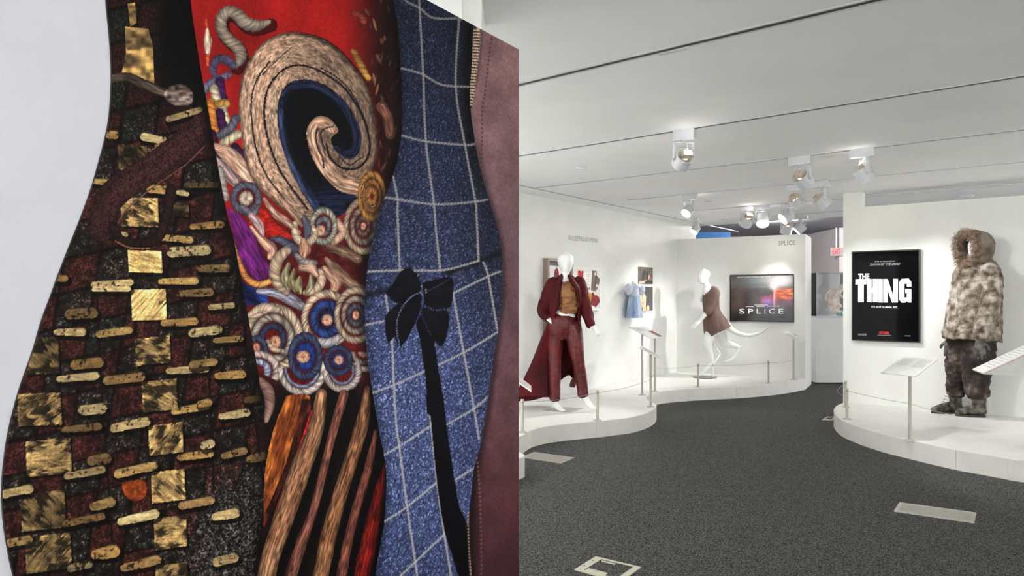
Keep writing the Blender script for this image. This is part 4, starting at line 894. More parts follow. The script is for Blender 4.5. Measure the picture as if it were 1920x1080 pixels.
for xa, xb, yy in ((385,530,732),(580,735,730),(785,1000,724),(540,785,705)): flat('credit_line', SW, Q((xa,yy-6),(xb,yy-6),(xb,yy+6),(xa,yy+6)), 0.028, M_pw, po)

# tall black poster on the parka wall
G2 = mat('poster_ground_black', (5,5,7), (11,10,12), rough=0.05, scale=6, spec=0.05)
pt_, (a, b, c, d) = poster(RW, 1598, 1726, 472, 638, 'tall black poster with large white block title on parka wall', G2, depth=0.04, fw=0.012)
Q = lambda *p: [(x/4.5+1580, y/4.5+440) for x, y in p]
M_pt2 = mat('poster_title', (206,206,212), (244,244,246), rough=0.2, scale=9, detail=6, lo=.35, hi=.6)
def tt(s, xa, xb, y0, y1, m_=M_pw, bold=0, shear=0): 
    (xa, y0), (xb, y1) = Q((xa, y0), (xb, y1)); ptext(RW, s, xa, xb, y0, y1, 0.0290, m_, pt_, bold, shear)
tt('THE', 136, 230, 328, 378, M_pw, 0.045)
# heavy block letters, each cut as its own shape
def block(polys):
    V = []; Fc = []
    for p in polys:
        k = len(V); V += [RW.px(x, y, 0.0290) for x, y in Q(*p)]; Fc.append(tuple(range(k, len(V))))
    mk('title_letter', V, Fc, M_pt2, pt_)
block([((112,376),(205,374),(205,420),(183,420),(183,570),(135,570),(135,422),(112,422))])
block([((208,374),(250,374),(250,570),(208,570)), ((250,448),(262,448),(262,495),(250,495)), ((258,374),(300,374),(300,570),(258,570))])
block([((305,374),(343,374),(343,572),(305,572))])
block([((348,374),(384,374),(384,572),(348,572)), ((384,376),(432,520),(432,572),(420,572),(384,470)), ((430,373),(470,373),(470,572),(430,572))])
block([((482,400),(500,374),(560,370),(583,398),(583,440),(545,440),(545,415),(525,415),(525,530),(545,530),(545,495),(532,495),(532,458),(583,458),(583,572),(552,572),(548,560),(535,573),(500,573),(482,548))])
tt("IT'S NOT HUMAN. YET.", 246, 470, 602, 620, M_pw, 0.02)
tt('OCTOBER', 312, 396, 816, 840, mat('poster_red', (214,30,30), (224,36,34), rough=0.3), 0.045)
tt('DAWN OF THE DEAD', 235, 487, 240, 260, M_letter, 0.02, 0.3)
tt('FROM THE PRODUCERS OF', 275, 445, 222, 232, M_letter, 0.01)
for xa, xb, yy in ((298,410,848),(135,208,838),(135,205,846),(525,575,853)): flat('credit_line', RW, Q((xa,yy-2.5),(xb,yy-2.5),(xb,yy+2.5),(xa,yy+2.5)), 0.029, M_letter, pt_)

# ------------------------------------------------------------------ barrier posts and wires
M_post = mat('post_grey', (176,170,160), (190,184,174), rough=0.4, scale=30)
M_wire = mat('barrier_wire', (150,146,138), (160,156,148), rough=0.5)
POST = {}
def post(key, px, py, h, label, grp='short barrier posts'):
    p = on_z(px, py, DECK); t = thing('barrier_post', label, 'post', p, grp); x, y = p.x, p.y
    mk('foot', *cyl((x,y,DECK), (x,y,DECK+0.006), 0.042, 0.040, 24), M_post, t)
    mk('shaft', *cyl((x,y,DECK+0.006), (x,y,DECK+h-0.03), 0.014, n=14), M_post, t)
    mk('collar', *cyl((x,y,DECK+h-0.03), (x,y,DECK+h-0.022), 0.011, n=14), M_dark, t)
    mk('cap', *cyl((x,y,DECK+h-0.022), (x,y,DECK+h), 0.0165, 0.0155, n=14), M_post, t)
    POST[key] = Vector((x, y, DECK+h-0.026))
post('a', 979.5, 811, 0.30, 'short barrier post at platform edge beside the mural'); post('b', 1120, 788.5, 0.30, 'short barrier post in front of the red-coated mannequin')
post('c', 1309, 725.5, 0.315, 'short barrier post in front of the running mannequin base'); post('d', 1441, 718.5, 0.315, 'short barrier post in front of the wide poster')
post('e', 1588, 786, 0.31, 'short barrier post on the near bend of the parka platform'); 
post('f', 1585.5, 763, 0.29, 'short barrier post at parka platform corner against wall end')
def cable(label, pts, sag=0.02):
    P = []
    for a, b in zip(pts[:-1], pts[1:]):
        P += [a, (a*3+b)/4-Vector((0,0,sag*.75)), (a+b)/2-Vector((0,0,sag)), (a+b*3)/4-Vector((0,0,sag*.75))]
    P.append(pts[-1]); tag(mk('barrier_wire', *wire(P, 0.0022, 6, 3), M_wire), label, 'wire', 'thin barrier wires')
sp = on_z(1220, 762.5, DECK); sp.z = DECK+0.30
cable('thin barrier wire strung before the red-coated mannequin', [POST['a'], POST['b'], sp])
s3 = on_z(1488, 711.5, DECK); s3.z = DECK+0.29
cable('thin barrier wire strung before the running mannequin', [sp, on_z(1240,734,DECK)+Vector((-0.05,0.1,0.29)), POST['c'], POST['d'], s3], 0.015)
wend = RW.pt(1.35, DECK+0.02, 0.06)
cable('thin barrier wire dropping from post to the parka boots', [POST['e'], RW.pt(0.75, DECK+0.1, 0.42), RW.pt(1.1, DECK+0.012, 0.33)], 0.008)
tag(mk('barrier_wire', *wire([POST['f'], POST['f']+Vector((-0.05,0,-0.035)), POST['f']+Vector((-0.085,0,-0.08)), POST['f']+Vector((-0.07,0,-0.115)), POST['f']+Vector((-0.03,0,-0.13)), POST['e']+Vector((-0.015,0.02,-0.03)), POST['e']], 0.0025), M_wire), 'loose loop of wire hanging from the parka platform corner post', 'wire', 'thin barrier wires')
# ------------------------------------------------------------------ label stands
M_panel = mat('label_panel', (222,222,220), (230,230,228), rough=0.35); M_under = mat('panel_edge', (150,144,140), (170,164,160), rough=0.5)
def stand(label, corners, poles, prints=(), th=0.008, red=()):
    """corners: four world points of the tilted panel; poles: (base px,py)"""
    c = sum(corners, Vector())/4; n = (corners[1]-corners[0]).cross(corners[3]-corners[0]).normalized()
    if n.z < 0: n = -n
    ps = [on_z(px, py, DECK) for px, py in poles]; base = sum(ps, Vector())/len(ps)
    t = thing('label_stand', label, 'label stand', base)
    V = list(corners)+[p-n*th for p in corners]
    mk('panel', V, [(0,1,2,3), (7,6,5,4)]+[(i, i+4, (i+1) % 4+4, (i+1) % 4) for i in range(4)], M_panel, t)
    for p in ps:
        # pole rises to the panel plane
        zt = c.z-((p.x-c.x)*n.x+(p.y-c.y)*n.y)/n.z-th/n.z
        mk('pole', *cyl((p.x,p.y,DECK+0.006), (p.x,p.y,zt-0.004), 0.0135, n=14), M_post, t)
        mk('foot', *cyl((p.x,p.y,DECK), (p.x,p.y,DECK+0.006), 0.045, 0.042, 24), M_post, t)
        mk('bracket', *box(Vector((p.x,p.y,zt))-n*0.003, (corners[1]-corners[0]).normalized()*0.04, (corners[3]-corners[0]).normalized()*0.03, n*0.003), M_under, t)
    def uv(u, v, o=0.0006): return corners[0]*(1-u)*(1-v)+corners[1]*u*(1-v)+corners[2]*u*v+corners[3]*(1-u)*v+n*o
    for nm, u0, u1, v0, v1, m_ in prints: mk(nm, [uv(u0,v0), uv(u1,v0), uv(u1,v1), uv(u0,v1)], [(0,1,2,3)], m_, t)
    return t
def lines(u0, u1, v0, v1, n): return [('text_line', u0, u1-(0.12*(u1-u0) if k % 4 == 3 else 0.0), v0+(v1-v0)*k/n, v0+(v1-v0)*(k+0.45)/n, M_inkl) for k in range(n)]
M_inkl = mat('pale_ink', (186,186,186), (204,204,204), rough=0.8, scale=300)
M_redp = mat('label_red', (176,70,60), (190,90,76), rough=0.6); M_brn = mat('label_brown', (104,92,90), (124,108,104), rough=0.6, scale=40)
D1 = 8.75
stand('two-legged label stand with red picture strip below the blue dress', [at(1179,613,8.62), at(1221,634.8,8.4), at(1247.5,631.5,8.9), at(1209,611,9.1)], [(1204,740.5),(1228,734)], [('picture', .45,.95,.62,.92,M_brn), ('picture', .45,.62,.62,.92,M_redp)]+lines(.1,.4,.2,.8,6))
stand('low single-pole label stand in front of the two-legged stand', [at(1199.5,652,7.7), at(1241,674.5,7.45), at(1242,669.5,7.66), at(1201.5,647.5,7.9)], [(1220,762.5)], lines(.1,.9,.2,.8,5))
stand('slim label stand beside the wide poster near partition end', [at(1466.5,623.5,10.12), at(1500,641,9.95), at(1507,639.5,10.05), at(1477.5,621,10.22)], [(1488,711.5)], lines(.1,.9,.2,.8,5))
stand('label stand with two text columns in front of black poster', [at(1651,699,5.95), at(1717,705.5,5.75), at(1759.5,673,6.15), at(1693,668.5,6.35)], [(1706,825.5)], lines(.10,.44,.5,.92,9)+lines(.56,.92,.45,.92,8)+[('divider', .5,.505,.04,.96,M_inkl)])
stand('label stand half hidden at far edge of the mural', [at(935,690,6.05), at(996.5,733.5,5.85), at(996,723,6.05), at(944,684,6.3)], [(962,821)], lines(.1,.9,.2,.8,5))
# big wedge lectern at the right
wl = [at(1844,702,5.35)]; W0 = wl[0]; dx = Vector((0.93, -0.36, 0)).normalized(); dy = Vector((0.36, 0.93, 0)).normalized(); Lw = 0.62; Dw = 0.30; hgt = 0.36
wedge = thing('wedge_lectern', 'white wedge-shaped lectern with red-edged sloping text panel by the parka', 'label stand', (W0+dx*Lw*0.62+dy*Dw*0.6).to_3d()*1)
wedge.location.z = DECK; ORI[wedge.name] = wedge.location.copy()
A = [W0, W0+dx*Lw, W0+dx*Lw+Vector((0,0,hgt)), W0+dy*Dw, W0+dx*Lw+dy*Dw, W0+dx*Lw+dy*Dw+Vector((0,0,hgt))]
mk('body', A, [(0,1,2), (3,5,4), (0,3,4,1), (1,4,5,2), (0,2,5,3)], mat('lectern_grey', (196,196,192), (204,204,200), rough=0.6), wedge)
up = (A[2]-A[0]).cross(A[3]-A[0]).normalized(); up = up if up.z > 0 else -up
for nm, o0, o1, m_ in (('red_edge', 0.0, 0.004, M_redp), ('text_panel', 0.004, 0.014, M_panel)):
    q = [A[0], A[2], A[5], A[3]]; mk(nm, [p+up*o0 for p in q]+[p+up*o1 for p in q], [(0,1,2,3),(7,6,5,4)]+[(i, i+4, (i+1) % 4+4, (i+1) % 4) for i in range(4)], m_, wedge)
for k in range(18):
    s0 = 0.10+k*0.045; q = [A[0]+(A[2]-A[0])*s0, A[0]+(A[2]-A[0])*(s0+0.014), A[3]+(A[5]-A[3])*(s0+0.014), A[3]+(A[5]-A[3])*s0]
    mk('text_line', [p+up*0.0146+dy*Dw*o for p, o in zip(q, (.1,.1,-.15,-.15))], [(0,1,2,3)], M_inkl, wedge)
pw = W0+dx*Lw*0.75+dy*Dw*0.5
mk('pole', *cyl((pw.x,pw.y,DECK+0.006), (pw.x,pw.y,W0.z), 0.02), M_post, wedge); mk('foot', *cyl((pw.x,pw.y,DECK), (pw.x,pw.y,DECK+0.006), 0.08), M_post, wedge)
# ------------------------------------------------------------------ floor grilles and boxes
M_alu = mat('aluminium', (188,184,176), (206,202,195), rough=0.4, metal=0.3, scale=60)
M_slot = mat('grille_slot', (96,96,94), (110,110,108), rough=0.6)
def grille(label, c4, slats=14, end=0.07, side=0.10, group=None):
    P = [on_z(x, y, 0.0) for x, y in c4]; t = thing('floor_grille', label, 'floor vent', sum(P, Vector())/4, group)
    uv = lambda u, v, z: (P[0]*(1-u)*(1-v)+P[1]*(1-u)*v+P[2]*u*v+P[3]*u*(1-v))+Vector((0,0,z))
    def bar(nm, u0, u1, v0, v1, z, m_):
        q = [(u0,v0),(u1,v0),(u1,v1),(u0,v1)]; mk(nm, [uv(*p, 0.0005) for p in q]+[uv(*p, z) for p in q], [(3,2,1,0),(4,5,6,7)]+[(i, (i+1) % 4, (i+1) % 4+4, i+4) for i in range(4)], m_, t)
    bar('tray', end, 1-end, side, 1-side, 0.002, M_slot)
    for q in ((0,1,0,side), (0,1,1-side,1), (0,end,side,1-side), (1-end,1,side,1-side)): bar('frame_rail', *q, 0.006, M_alu)
    for k in range(slats):
        v = side+(1-2*side)*(k+0.2)/slats; bar('slat', end, 1-end, v, v+(1-2*side)*0.62/slats, 0.005, M_alu if k % 2 else M_steel)
grille('aluminium floor grille in carpet near the left platform', [(977,858),(1001.6,848.5),(1077,859),(1051.5,869.5)], 12, 0.02, 0.05)
grille('long aluminium floor grille in carpet near the parka platform', [(1676,959.6),(1686,943),(1831,962.7),(1826.7,981.7)], 12, 0.055, 0.12)
def floorbox(label, c4, group=None):
    P = [on_z(x, y, 0.0) for x, y in c4]; t = thing('floor_box', label, 'floor box', sum(P, Vector())/4, group)
    uv = lambda u, v, z: (P[0]*(1-u)*(1-v)+P[1]*(1-u)*v+P[2]*u*v+P[3]*u*(1-v))+Vector((0,0,z))
    M_cream = mat('cream_plastic', (206,204,186), (216,214,196), rough=0.5)
    def bar(nm, u0, u1, v0, v1, z, m_):
        q = [(u0,v0),(u1,v0),(u1,v1),(u0,v1)]; mk(nm, [uv(*p, 0.0005) for p in q]+[uv(*p, z) for p in q], [(3,2,1,0),(4,5,6,7)]+[(i, (i+1) % 4, (i+1) % 4+4, i+4) for i in range(4)], m_, t)
    bar('carpet_inset', .16, .88, .1, .93, 0.003, M_carpet)
    for q in ((0,1,0,.1), (0,1,.93,1), (0,.16,.1,.93), (.88,1,.1,.93)): bar('frame_rail', *q, 0.006, M_cream)
    bar('latch', .2, .62, .10, .24, 0.007, M_cream); bar('handle_slot', .22, .52, .84, .92, 0.004, M_slot); bar('handle_rim', .22, .52, .80, .84, 0.007, M_cream)
    bar('screw', .05, .08, .3, .34, 0.0072, M_dark); bar('screw', .05, .08, .7, .74, 0.0072, M_dark)
floorbox('square cream floor box with carpet inset, open to the aisle', [(1077,1069.5),(1117,1045),(1201.5,1065),(1163,1092)])
floorbox('floor box half under the tip of the parka platform', [(1541,787.5),(1551,782),(1566,782.5),(1560,788.5)])
# ------------------------------------------------------------------ plinth, case and far room pieces
PD = 10.95; pl = at(1530, 557, PD).x; pr_ = at(1612, 557, PD).x; ptop = EYE-36*PD/F
vt = thing('display_plinth', 'tall white plinth in the passage between the partition and parka wall', 'plinth', ((pl+pr_)/2, PD+0.35, 0))
mk('body', *abox(pl, pr_, PD, PD+0.69, 0.02, ptop-0.03), M_wall, vt); mk('recessed_base', *abox(pl+0.03, pr_-0.03, PD+0.03, PD+0.66, 0, 0.02), M_dark, vt); mk('top_board', *abox(pl-0.004, pr_+0.004, PD-0.004, PD+0.694, ptop-0.03, ptop), M_white, vt)
def glass():
    m = bpy.data.materials.new('clear_acrylic'); m.use_nodes = True; nt = m.node_tree; out = nt.nodes['Material Output']
    tr = nt.nodes.new('ShaderNodeBsdfTransparent'); tr.inputs[0].default_value = (0.93,0.95,0.95,1); gl = nt.nodes.new('ShaderNodeBsdfGlossy'); gl.inputs['Roughness'].default_value = 0.03
    fr_ = nt.nodes.new('ShaderNodeFresnel'); fr_.inputs[0].default_value = 1.3; mx = nt.nodes.new('ShaderNodeMixShader')
    nt.links.new(fr_.outputs[0], mx.inputs[0]); nt.links.new(tr.outputs[0], mx.inputs[1]); nt.links.new(gl.outputs[0], mx.inputs[2]); nt.links.new(mx.outputs[0], out.inputs[0]); return m
M_glass = glass(); ctop = EYE+(557-511)*PD/F
cs_ = thing('acrylic_case', 'clear acrylic case covering the crouching figurine on the plinth', 'display case', ((pl+pr_)/2, PD+0.35, ptop))
g = 0.006
for q in ((pl+.02,pr_-.02,PD+.02,PD+.02+g), (pl+.02,pr_-.02,PD+.66-g,PD+.66), (pl+.02,pl+.02+g,PD+.02+g,PD+.66-g), (pr_-.02-g,pr_-.02,PD+.02+g,PD+.66-g)): mk('pane', *abox(*q, ptop, ctop-g), M_glass, cs_)
mk('lid', *abox(pl+.02, pr_-.02, PD+.02, PD+.66, ctop-g, ctop), M_glass, cs_)
M_edge = mat('acrylic_edge', (190,196,198), (200,206,208), rough=0.2)
for x_ in (pl+.02, pr_-.02): mk('edge_strip', *abox(x_-.003, x_+.003, PD+.017, PD+.023, ptop, ctop), M_edge, cs_)
mk('edge_strip', *abox(pl+.02, pr_-.02, PD+.017, PD+.023, ctop-.003, ctop+.003), M_edge, cs_)
# crouching figurine
FD = PD+0.30
M_flesh = mat('figurine_flesh', (226,190,168), (238,216,200), rough=0.5, scale=14)
def fg(*p): return [(*at(x/10.8+1520, y/10.8+500, FD+dy), ra/10.8*FD/F, rb/10.8*FD/F) for x, y, dy, ra, rb in p]
cf = thing('crouching_figurine', 'pale flesh-coloured crouching figurine inside the acrylic case', 'sculpture', at(1561, 591, FD).to_3d())
cf.location.z = ptop; ORI[cf.name] = cf.location.copy(); sd_ = (0.1, 1, 0)
parts_ = [tube(fg((340,650,0,52,50),(370,585,0,70,64),(430,530,0,88,66),(500,500,0,96,60),(570,500,0,80,50),(610,490,0,40,38)), sd_),
          tube(fg((590,490,0,34,34),(625,440,0,62,68),(650,415,0,66,76),(680,430,0,60,66),(690,480,0,38,34)), sd_),
          tube(fg((345,660,-.04,52,50),(420,715,-.04,50,46),(500,775,-.04,38,36)), sd_), tube(fg((500,778,-.04,36,34),(430,815,-.04,36,30),(340,868,-.04,22,22)), sd_), tube(fg((325,870,-.04,24,18),(440,885,-.04,26,20),(560,905,-.04,24,20),(600,930,-.04,16,14)), sd_),
          tube(fg((400,650,.06,50,46),(520,730,.06,44,40),(610,800,.06,34,30)), sd_), tube(fg((612,800,.06,32,28),(520,830,.06,32,28),(430,860,.06,22,20)), sd_), tube(fg((420,862,.06,22,16),(520,885,.06,22,18),(640,905,.06,20,16)), sd_),
          tube(fg((520,520,-.08,36,34),(490,590,-.09,30,28),(440,640,-.07,26,24)), sd_), tube(fg((440,640,-.07,24,22),(490,680,-.05,20,18),(545,660,-.03,16,14)), sd_),
          tube(fg((560,520,.08,34,32),(600,580,.09,28,26),(650,620,.08,24,22)), sd_),
          tube(fg((360,690,.01,22,20),(368,780,.01,20,18),(380,840,.01,12,12)), sd_)]
V, Fc, N = remesh(cat(*parts_), 0.007, 3); mk('body', V, Fc, M_flesh, cf, True)
mk('peg', *cyl(at(415/10.8+1520, 900/10.8+500, FD), (at(415/10.8+1520,557,FD).x, FD, ptop), 0.008), M_beige, cf)
rk = thing('teal_rock', 'small shiny teal rock under the figurine foot', 'rock', (at(1576,557,FD).x, FD, ptop))
rs_ = random.Random(4); R0 = at(1576, 588, FD)
bm = bmesh.new(); bmesh.ops.create_icosphere(bm, subdivisions=2, radius=1)
Vr = [(R0.x+v.co.x*0.065*(1+rs_.uniform(-.15,.15)), FD+v.co.y*0.06*(1+rs_.uniform(-.1,.1)), max(ptop+0.001, ptop+0.022+v.co.z*0.032*(1+rs_.uniform(-.2,.2)))) for v in bm.verts]; Fr = [[v.index for v in f.verts] for f in bm.faces]; bm.free()
mk('stone', Vr, Fr, mat('teal_stone', (30,110,112), (70,176,170), rough=0.15, scale=30), rk)
# exit sign on the far wall
es = at(1567.5, 472, 14.38)
ex = thing('exit_sign', 'lit white exit sign with red capitals in the far room', 'sign', (es.x, es.y, es.z-0.08))
EP = Plane((es.x, 14.36), (1, 0), (0, -1))
mk('housing', *abox(es.x-0.13, es.x+0.15, 14.36, 14.40, es.z-0.085, es.z+0.085), mat('exit_grey', (150,140,142), (158,148,150)), ex); mk('bracket', *abox(es.x-0.01, es.x+0.01, 14.37, 14.39, es.z+0.085, 2.83), M_white, ex)
text('lettering', 'EXIT', EP, -0.085, 0.085, es.z-0.06, es.z+0.06, 0.002, mat('exit_red', (226,20,26), emit=0.9), ex, 0.015)
# dark doorway strip at the passage end and downlights added to brighten the far room
dv_ = tag(mk('dark_cabinet', *abox(5.62, 5.85, 12.35, 12.6, 0, 1.05), mat('dark_blue_paint', (30,46,66), (40,58,80), rough=0.5)), 'dark blue cabinet end showing beside the plinth', 'cabinet')
def downlight(x, y, w, label):
    t = thing('fill_downlight', label, 'downlight', (x, y, CEIL+0.23), 'added fill downlights of the far room')
    mk('rim', *cyl((x,y,CEIL+0.235), (x,y,CEIL+0.2495), 0.075, 0.08, 24), M_white, t); mk('lamp', *cyl((x,y,CEIL+0.228), (x,y,CEIL+0.2349), 0.05, 0.055, 20), M_lamp, t)
    l = bpy.data.lights.new('fill_beam', 'POINT'); l.energy = w; l.shadow_soft_size = 0.05; l.color = (1,.96,.93); lo = bpy.data.objects.new('fill_beam', l); link(lo, t); lo.location = (0, 0, -0.06)
downlight(7.6, 12.6, 90, 'added fill downlight of the far room near the exit sign'); downlight(5.0, 12.9, 60, 'added fill downlight of the far room behind the partition')
# ------------------------------------------------------------------ figures
def fig(D, z, ox, oy):
    """close-up pixel -> world rows for tubes: (x, y, depth offset, half-width, half-depth in photo pixels)"""
    k = D/F
    def f(*p): return [(*at(q[0]/z+ox, q[1]/z+oy, D+q[2]), q[3]/z*k, q[4]/z*k) for q in p]
    return f
def hand(wrist, d, up, L=0.17, curl=0.25, spread=0.16, thumb=1):
    """palm and five separate bent fingers as tubes; d = pointing direction, up = back of the hand"""
    d = Vector(d).normalized(); up = Vector(up); up = (up-d*up.dot(d)).normalized(); s = d.cross(up).normalized()*thumb
    w = Vector(wrist); out = []; k = L/0.18
    out.append(tube([(*w, .024*k, .018*k), (*(w+d*.04*k), .034*k, .016*k), (*(w+d*.085*k), .038*k, .013*k)], side=s, n=12))
    for i, (o, l) in enumerate(((.028,.070), (.010,.080), (-.009,.074), (-.027,.058))):
        a = w+d*.082*k+s*o*k; dd = (d+s*(o*spread*25)).normalized(); P = [(*a, .0085*k, .0085*k)]; p = a
        for j, fr_ in enumerate((.42, .32, .26)):
            cu = curl*(j+0.6); q = (dd*math.cos(cu)-up*math.sin(cu)); p = p+q*l*fr_*k; r = (.0082, .0074, .0062)[j]*k; P.append((*p, r, r))
        out.append(tube(P, side=s, n=8, sub=2))
    a = w+d*.03*k+s*.026*k; b = a+(d*.6+s*.8-up*.25).normalized()*.035*k; c = b+(d*.9+s*.35-up*.3).normalized()*.032*k
    out.append(tube([(*a, .012*k, .012*k), (*b, .010*k, .010*k), (*c, .0075*k, .0075*k)], side=up, n=8, sub=2)); return out

# ======== mannequin in the long red coat
MD = 7.39
mp = fig(MD, 2.84, 970, 420)
mo = on_z(1052, 770, DECK)
mq = thing('coat_mannequin', 'egg-headed white mannequin in long dark red coat, gold corset and red trousers', 'mannequin', mo)
side = (0.82, 0.57, 0)
Q1 = lambda x, y, dy: at(x/2.84+970, y/2.84+420, MD+dy)
B = [tube(mp((252,262,0,17,20),(257,240,0,28,34),(257,212,0,38,44),(257,188,0,41,46),(256,168,0,34,38),(256,156,0,18,20)), side, n=20),
     tube(mp((255,255,0,22,24),(252,290,0,23,25),(252,310,0,30,28)), side),
     tube(mp((256,303,0,46,26),(262,325,0,68,42),(268,380,0,66,52),(264,440,0,54,42),(256,480,0,60,44),(250,520,0,70,50),(247,548,0,60,44)), side, n=20),
     tube(mp((196,325,.02,26,26),(160,400,.02,23,23),(135,460,0,20,20),(148,490,-.03,17,17),(158,502,-.06,13,13)), side), tube(mp((325,322,.02,26,26),(350,420,.03,22,22),(375,490,.0,18,18),(394,532,-.03,13,12)), side),
     tube(mp((208,560,.02,34,36),(203,650,.02,32,34),(200,750,.01,26,28),(202,860,0,24,26),(204,930,0,14,16),(205,958,0,14,17)), side), tube(mp((294,560,0,34,36),(312,650,-.03,32,34),(330,750,-.05,28,30),(345,860,-.04,22,24),(352,905,-.04,15,17),(362,930,-.05,15,18)), side),
     tube(mp((196,962,.02,14,17),(212,972,-.02,18,16),(232,986,-.06,19,11),(248,994,-.09,14,7)), side), tube(mp((352,915,-.02,15,18),(372,945,-.06,18,16),(392,968,-.09,18,11),(412,980,-.12,12,7)), side)]
B += hand(Q1(158,502,-.06), (0.75,-.4,-.5), (-.3,-.5,.8), 0.15, .45, thumb=-1)+hand(Q1(394,532,-.03), (0.55,-.2,-.8), (0.5,-.7,.5), 0.175, .12, thumb=1)
V, Fc, N = remesh(cat(*B), 0.0055, 4); V[:, 2] = np.maximum(V[:, 2], DECK+0.0055); mk('body', V, Fc, M_mann, mq, True)
# trousers
M_trous = mat('red_leather', (70,12,16), (98,20,24), rough=0.36, spec=.4, scale=9, bump=.2, bscale=26)
T = [tube(mp((248,508,0,80,60),(244,545,0,84,62),(246,580,0,78,58)), side, n=20),
     tube(mp((212,545,.01,52,52),(203,620,.02,44,46),(198,720,.01,36,38),(199,820,0,31,33),(200,900,0,28,30),(200,930,0,29,31)), side, n=20), tube(mp((288,545,0,54,52),(306,620,-.03,46,48),(322,720,-.05,36,38),(338,820,-.04,31,33),(346,880,-.04,29,31),(349,908,-.04,30,32)), side, n=20)]
V, Fc, N = remesh(cat(*T), 0.008, 3); V = wrinkle(V, N, 0.006, 9, (1.4,1.4,.5), 3); V = wrinkle(V, N, 0.0025, 30, (1,1,1.5), 5)
tr = mk('trousers', V, Fc, M_trous, mq, True)
mk('fly_placket', *tube(mp((268,512,-.115,7,4),(266,535,-.125,7,4),(262,565,-.125,6,4)), side, n=10), mat('dark_leather', (60,18,20), (76,24,24), rough=.4), tr, True)
# corset
M_cors = mat('gold_leather', (112,66,32), (160,106,52), rough=0.28, scale=12, lo=.35, hi=.62, bump=1.0, bscale=22, coat=.3, stretch=(1,1,1.8), extra=[(.8,(196,150,90))])
C_ = tube(mp((258,306,0,50,34),(263,326,0,70,46),(269,380,0,70,58),(268,430,0,60,50),(266,468,0,62,50),(270,488,-.01,52,44)), side, n=28, round_caps=False)
V, Fc, N = remesh(C_, 0.008, 2); V = wrinkle(V, N, 0.006, 30, (1,1,1.4), 8)
# pointed lower edge at the front
fr2 = np.array([0.57, -0.82]); ctr = np.array(Q1(262,470,0))
zl = Q1(262,462,0).z
for i in range(len(V)):
    if V[i,2] < zl: V[i,2] = zl-(zl-V[i,2])*(0.5+2.1*max(0, np.dot(V[i,:2]-ctr[:2], fr2))/0.13*0.5)
co_ = mk('corset', V, Fc, M_cors, mq, True)
M_brown = mat('corset_trim', (70,42,24), (90,56,32), rough=.4)
mk('zip', *tube([(*(Q1(296,330,0)+Vector((.045,-.075,0))), .004,.004), (*(Q1(292,400,0)+Vector((.062,-.098,0))), .004,.004), (*(Q1(284,470,0)+Vector((.05,-.085,0))), .004,.004)], side, n=8), M_brown, co_, True)
mk('necklace', *tube([(*Q1(226,300,-.05),.006,.006),(*Q1(250,312,-.10),.008,.008),(*Q1(276,306,-.09),.008,.008),(*Q1(283,292,-.03),.005,.005)], side, n=8), mat('tarnished_metal', (150,136,110), (90,76,60), rough=.3, metal=.8, scale=60), mq, True)
# coat: sleeves plus one long open sheet round the back
M_coat = mat('dark_red_coat', (52,7,13), (90,12,20), rough=0.65, spec=.2, scale=6, bump=.3, bscale=60, stretch=(1,1,.35))
S1 = tube(mp((205,300,.02,24,34),(190,322,.02,36,38),(164,380,.03,36,38),(140,440,.02,32,34),(136,478,-.01,28,28),(160,502,-.05,22,22)), side, n=20); S2 = tube(mp((312,300,.02,24,32),(334,325,.02,36,40),(350,400,.02,36,36),(368,470,.01,33,33),(392,536,-.02,27,27)), side, n=20)
ct = None
for nm, S in (('sleeve', S1), ('sleeve', S2)):
    V, Fc, N = remesh(S, 0.009, 2); V = wrinkle(V, N, 0.012, 14, (1,1,.7), 6); o = mk(nm, V, Fc, M_coat, mq, True)
rows = [  # y of the row: left front, left outer, back, centre back, right back, right outer, right front  (x, y, depth)
 [(236,285,-.05),(214,283,0),(222,272,.09),(250,268,.13),(280,270,.10),(300,278,.02),(284,284,-.06)],
 [(222,330,-.13),(172,340,-.02),(190,330,.12),(250,320,.19),(310,325,.13),(346,335,.0),(318,330,-.12)],
 [(212,420,-.15),(160,430,-.02),(180,420,.14),(250,410,.21),(312,415,.15),(344,420,.02),(330,425,-.08)],
 [(196,500,-.12),(160,520,.0),(170,520,.16),(250,510,.24),(310,505,.18),(338,505,.05),(322,510,-.03)],
 [(186,600,-.04),(120,620,.02),(140,640,.2),(240,620,.30),(310,610,.22),(342,600,.10),(336,610,.04)],
 [(176,720,.02),(74,740,.05),(95,770,.24),(220,740,.36),(300,720,.28),(334,700,.16),(330,705,.10)],
 [(172,830,.03),(22,850,.06),(40,890,.26),(200,790,.40),(290,800,.32),(312,800,.22),(308,805,.17)],
 [(176,925,.0),(-15,920,.05),(10,945,.22),(150,915,.40),(262,800,.34),(302,845,.26),(296,868,.22)]]
B_, Fc = sheet([[tuple(Q1(*c)) for c in r] for r in rows], 9, 8)
R_, C2 = B_.shape[:2]
for r in range(R_):
    f_ = (r/R_)**1.4
    for c in range(C2):
        w_ = math.sin(c/C2*math.pi*13+r*0.02)*0.020*f_+math.sin(c/C2*math.pi*29+1)*0.006*f_; B_[r,c,0] += w_*.5; B_[r,c,1] += w_
zmin = DECK+0.012; B_[:, :, 2] = np.maximum(B_[:, :, 2], zmin)
ct = mk('coat_body', B_.reshape(-1,3), Fc, M_coat, mq, True); sm_ = ct.modifiers.new('cloth_thickness', 'SOLIDIFY'); sm_.thickness = 0.006
for pts in (((238,272,-.02,10,8),(226,300,-.08,16,8),(222,340,-.13,15,6),(214,400,-.155,12,5),(208,460,-.14,10,5)), ((276,274,-.03,10,8),(292,298,-.08,16,8),(320,340,-.115,15,6),(330,390,-.10,12,5),(332,440,-.07,10,5))):
    mk('lapel', *tube(mp(*pts), side, n=12), M_coat, ct, True)
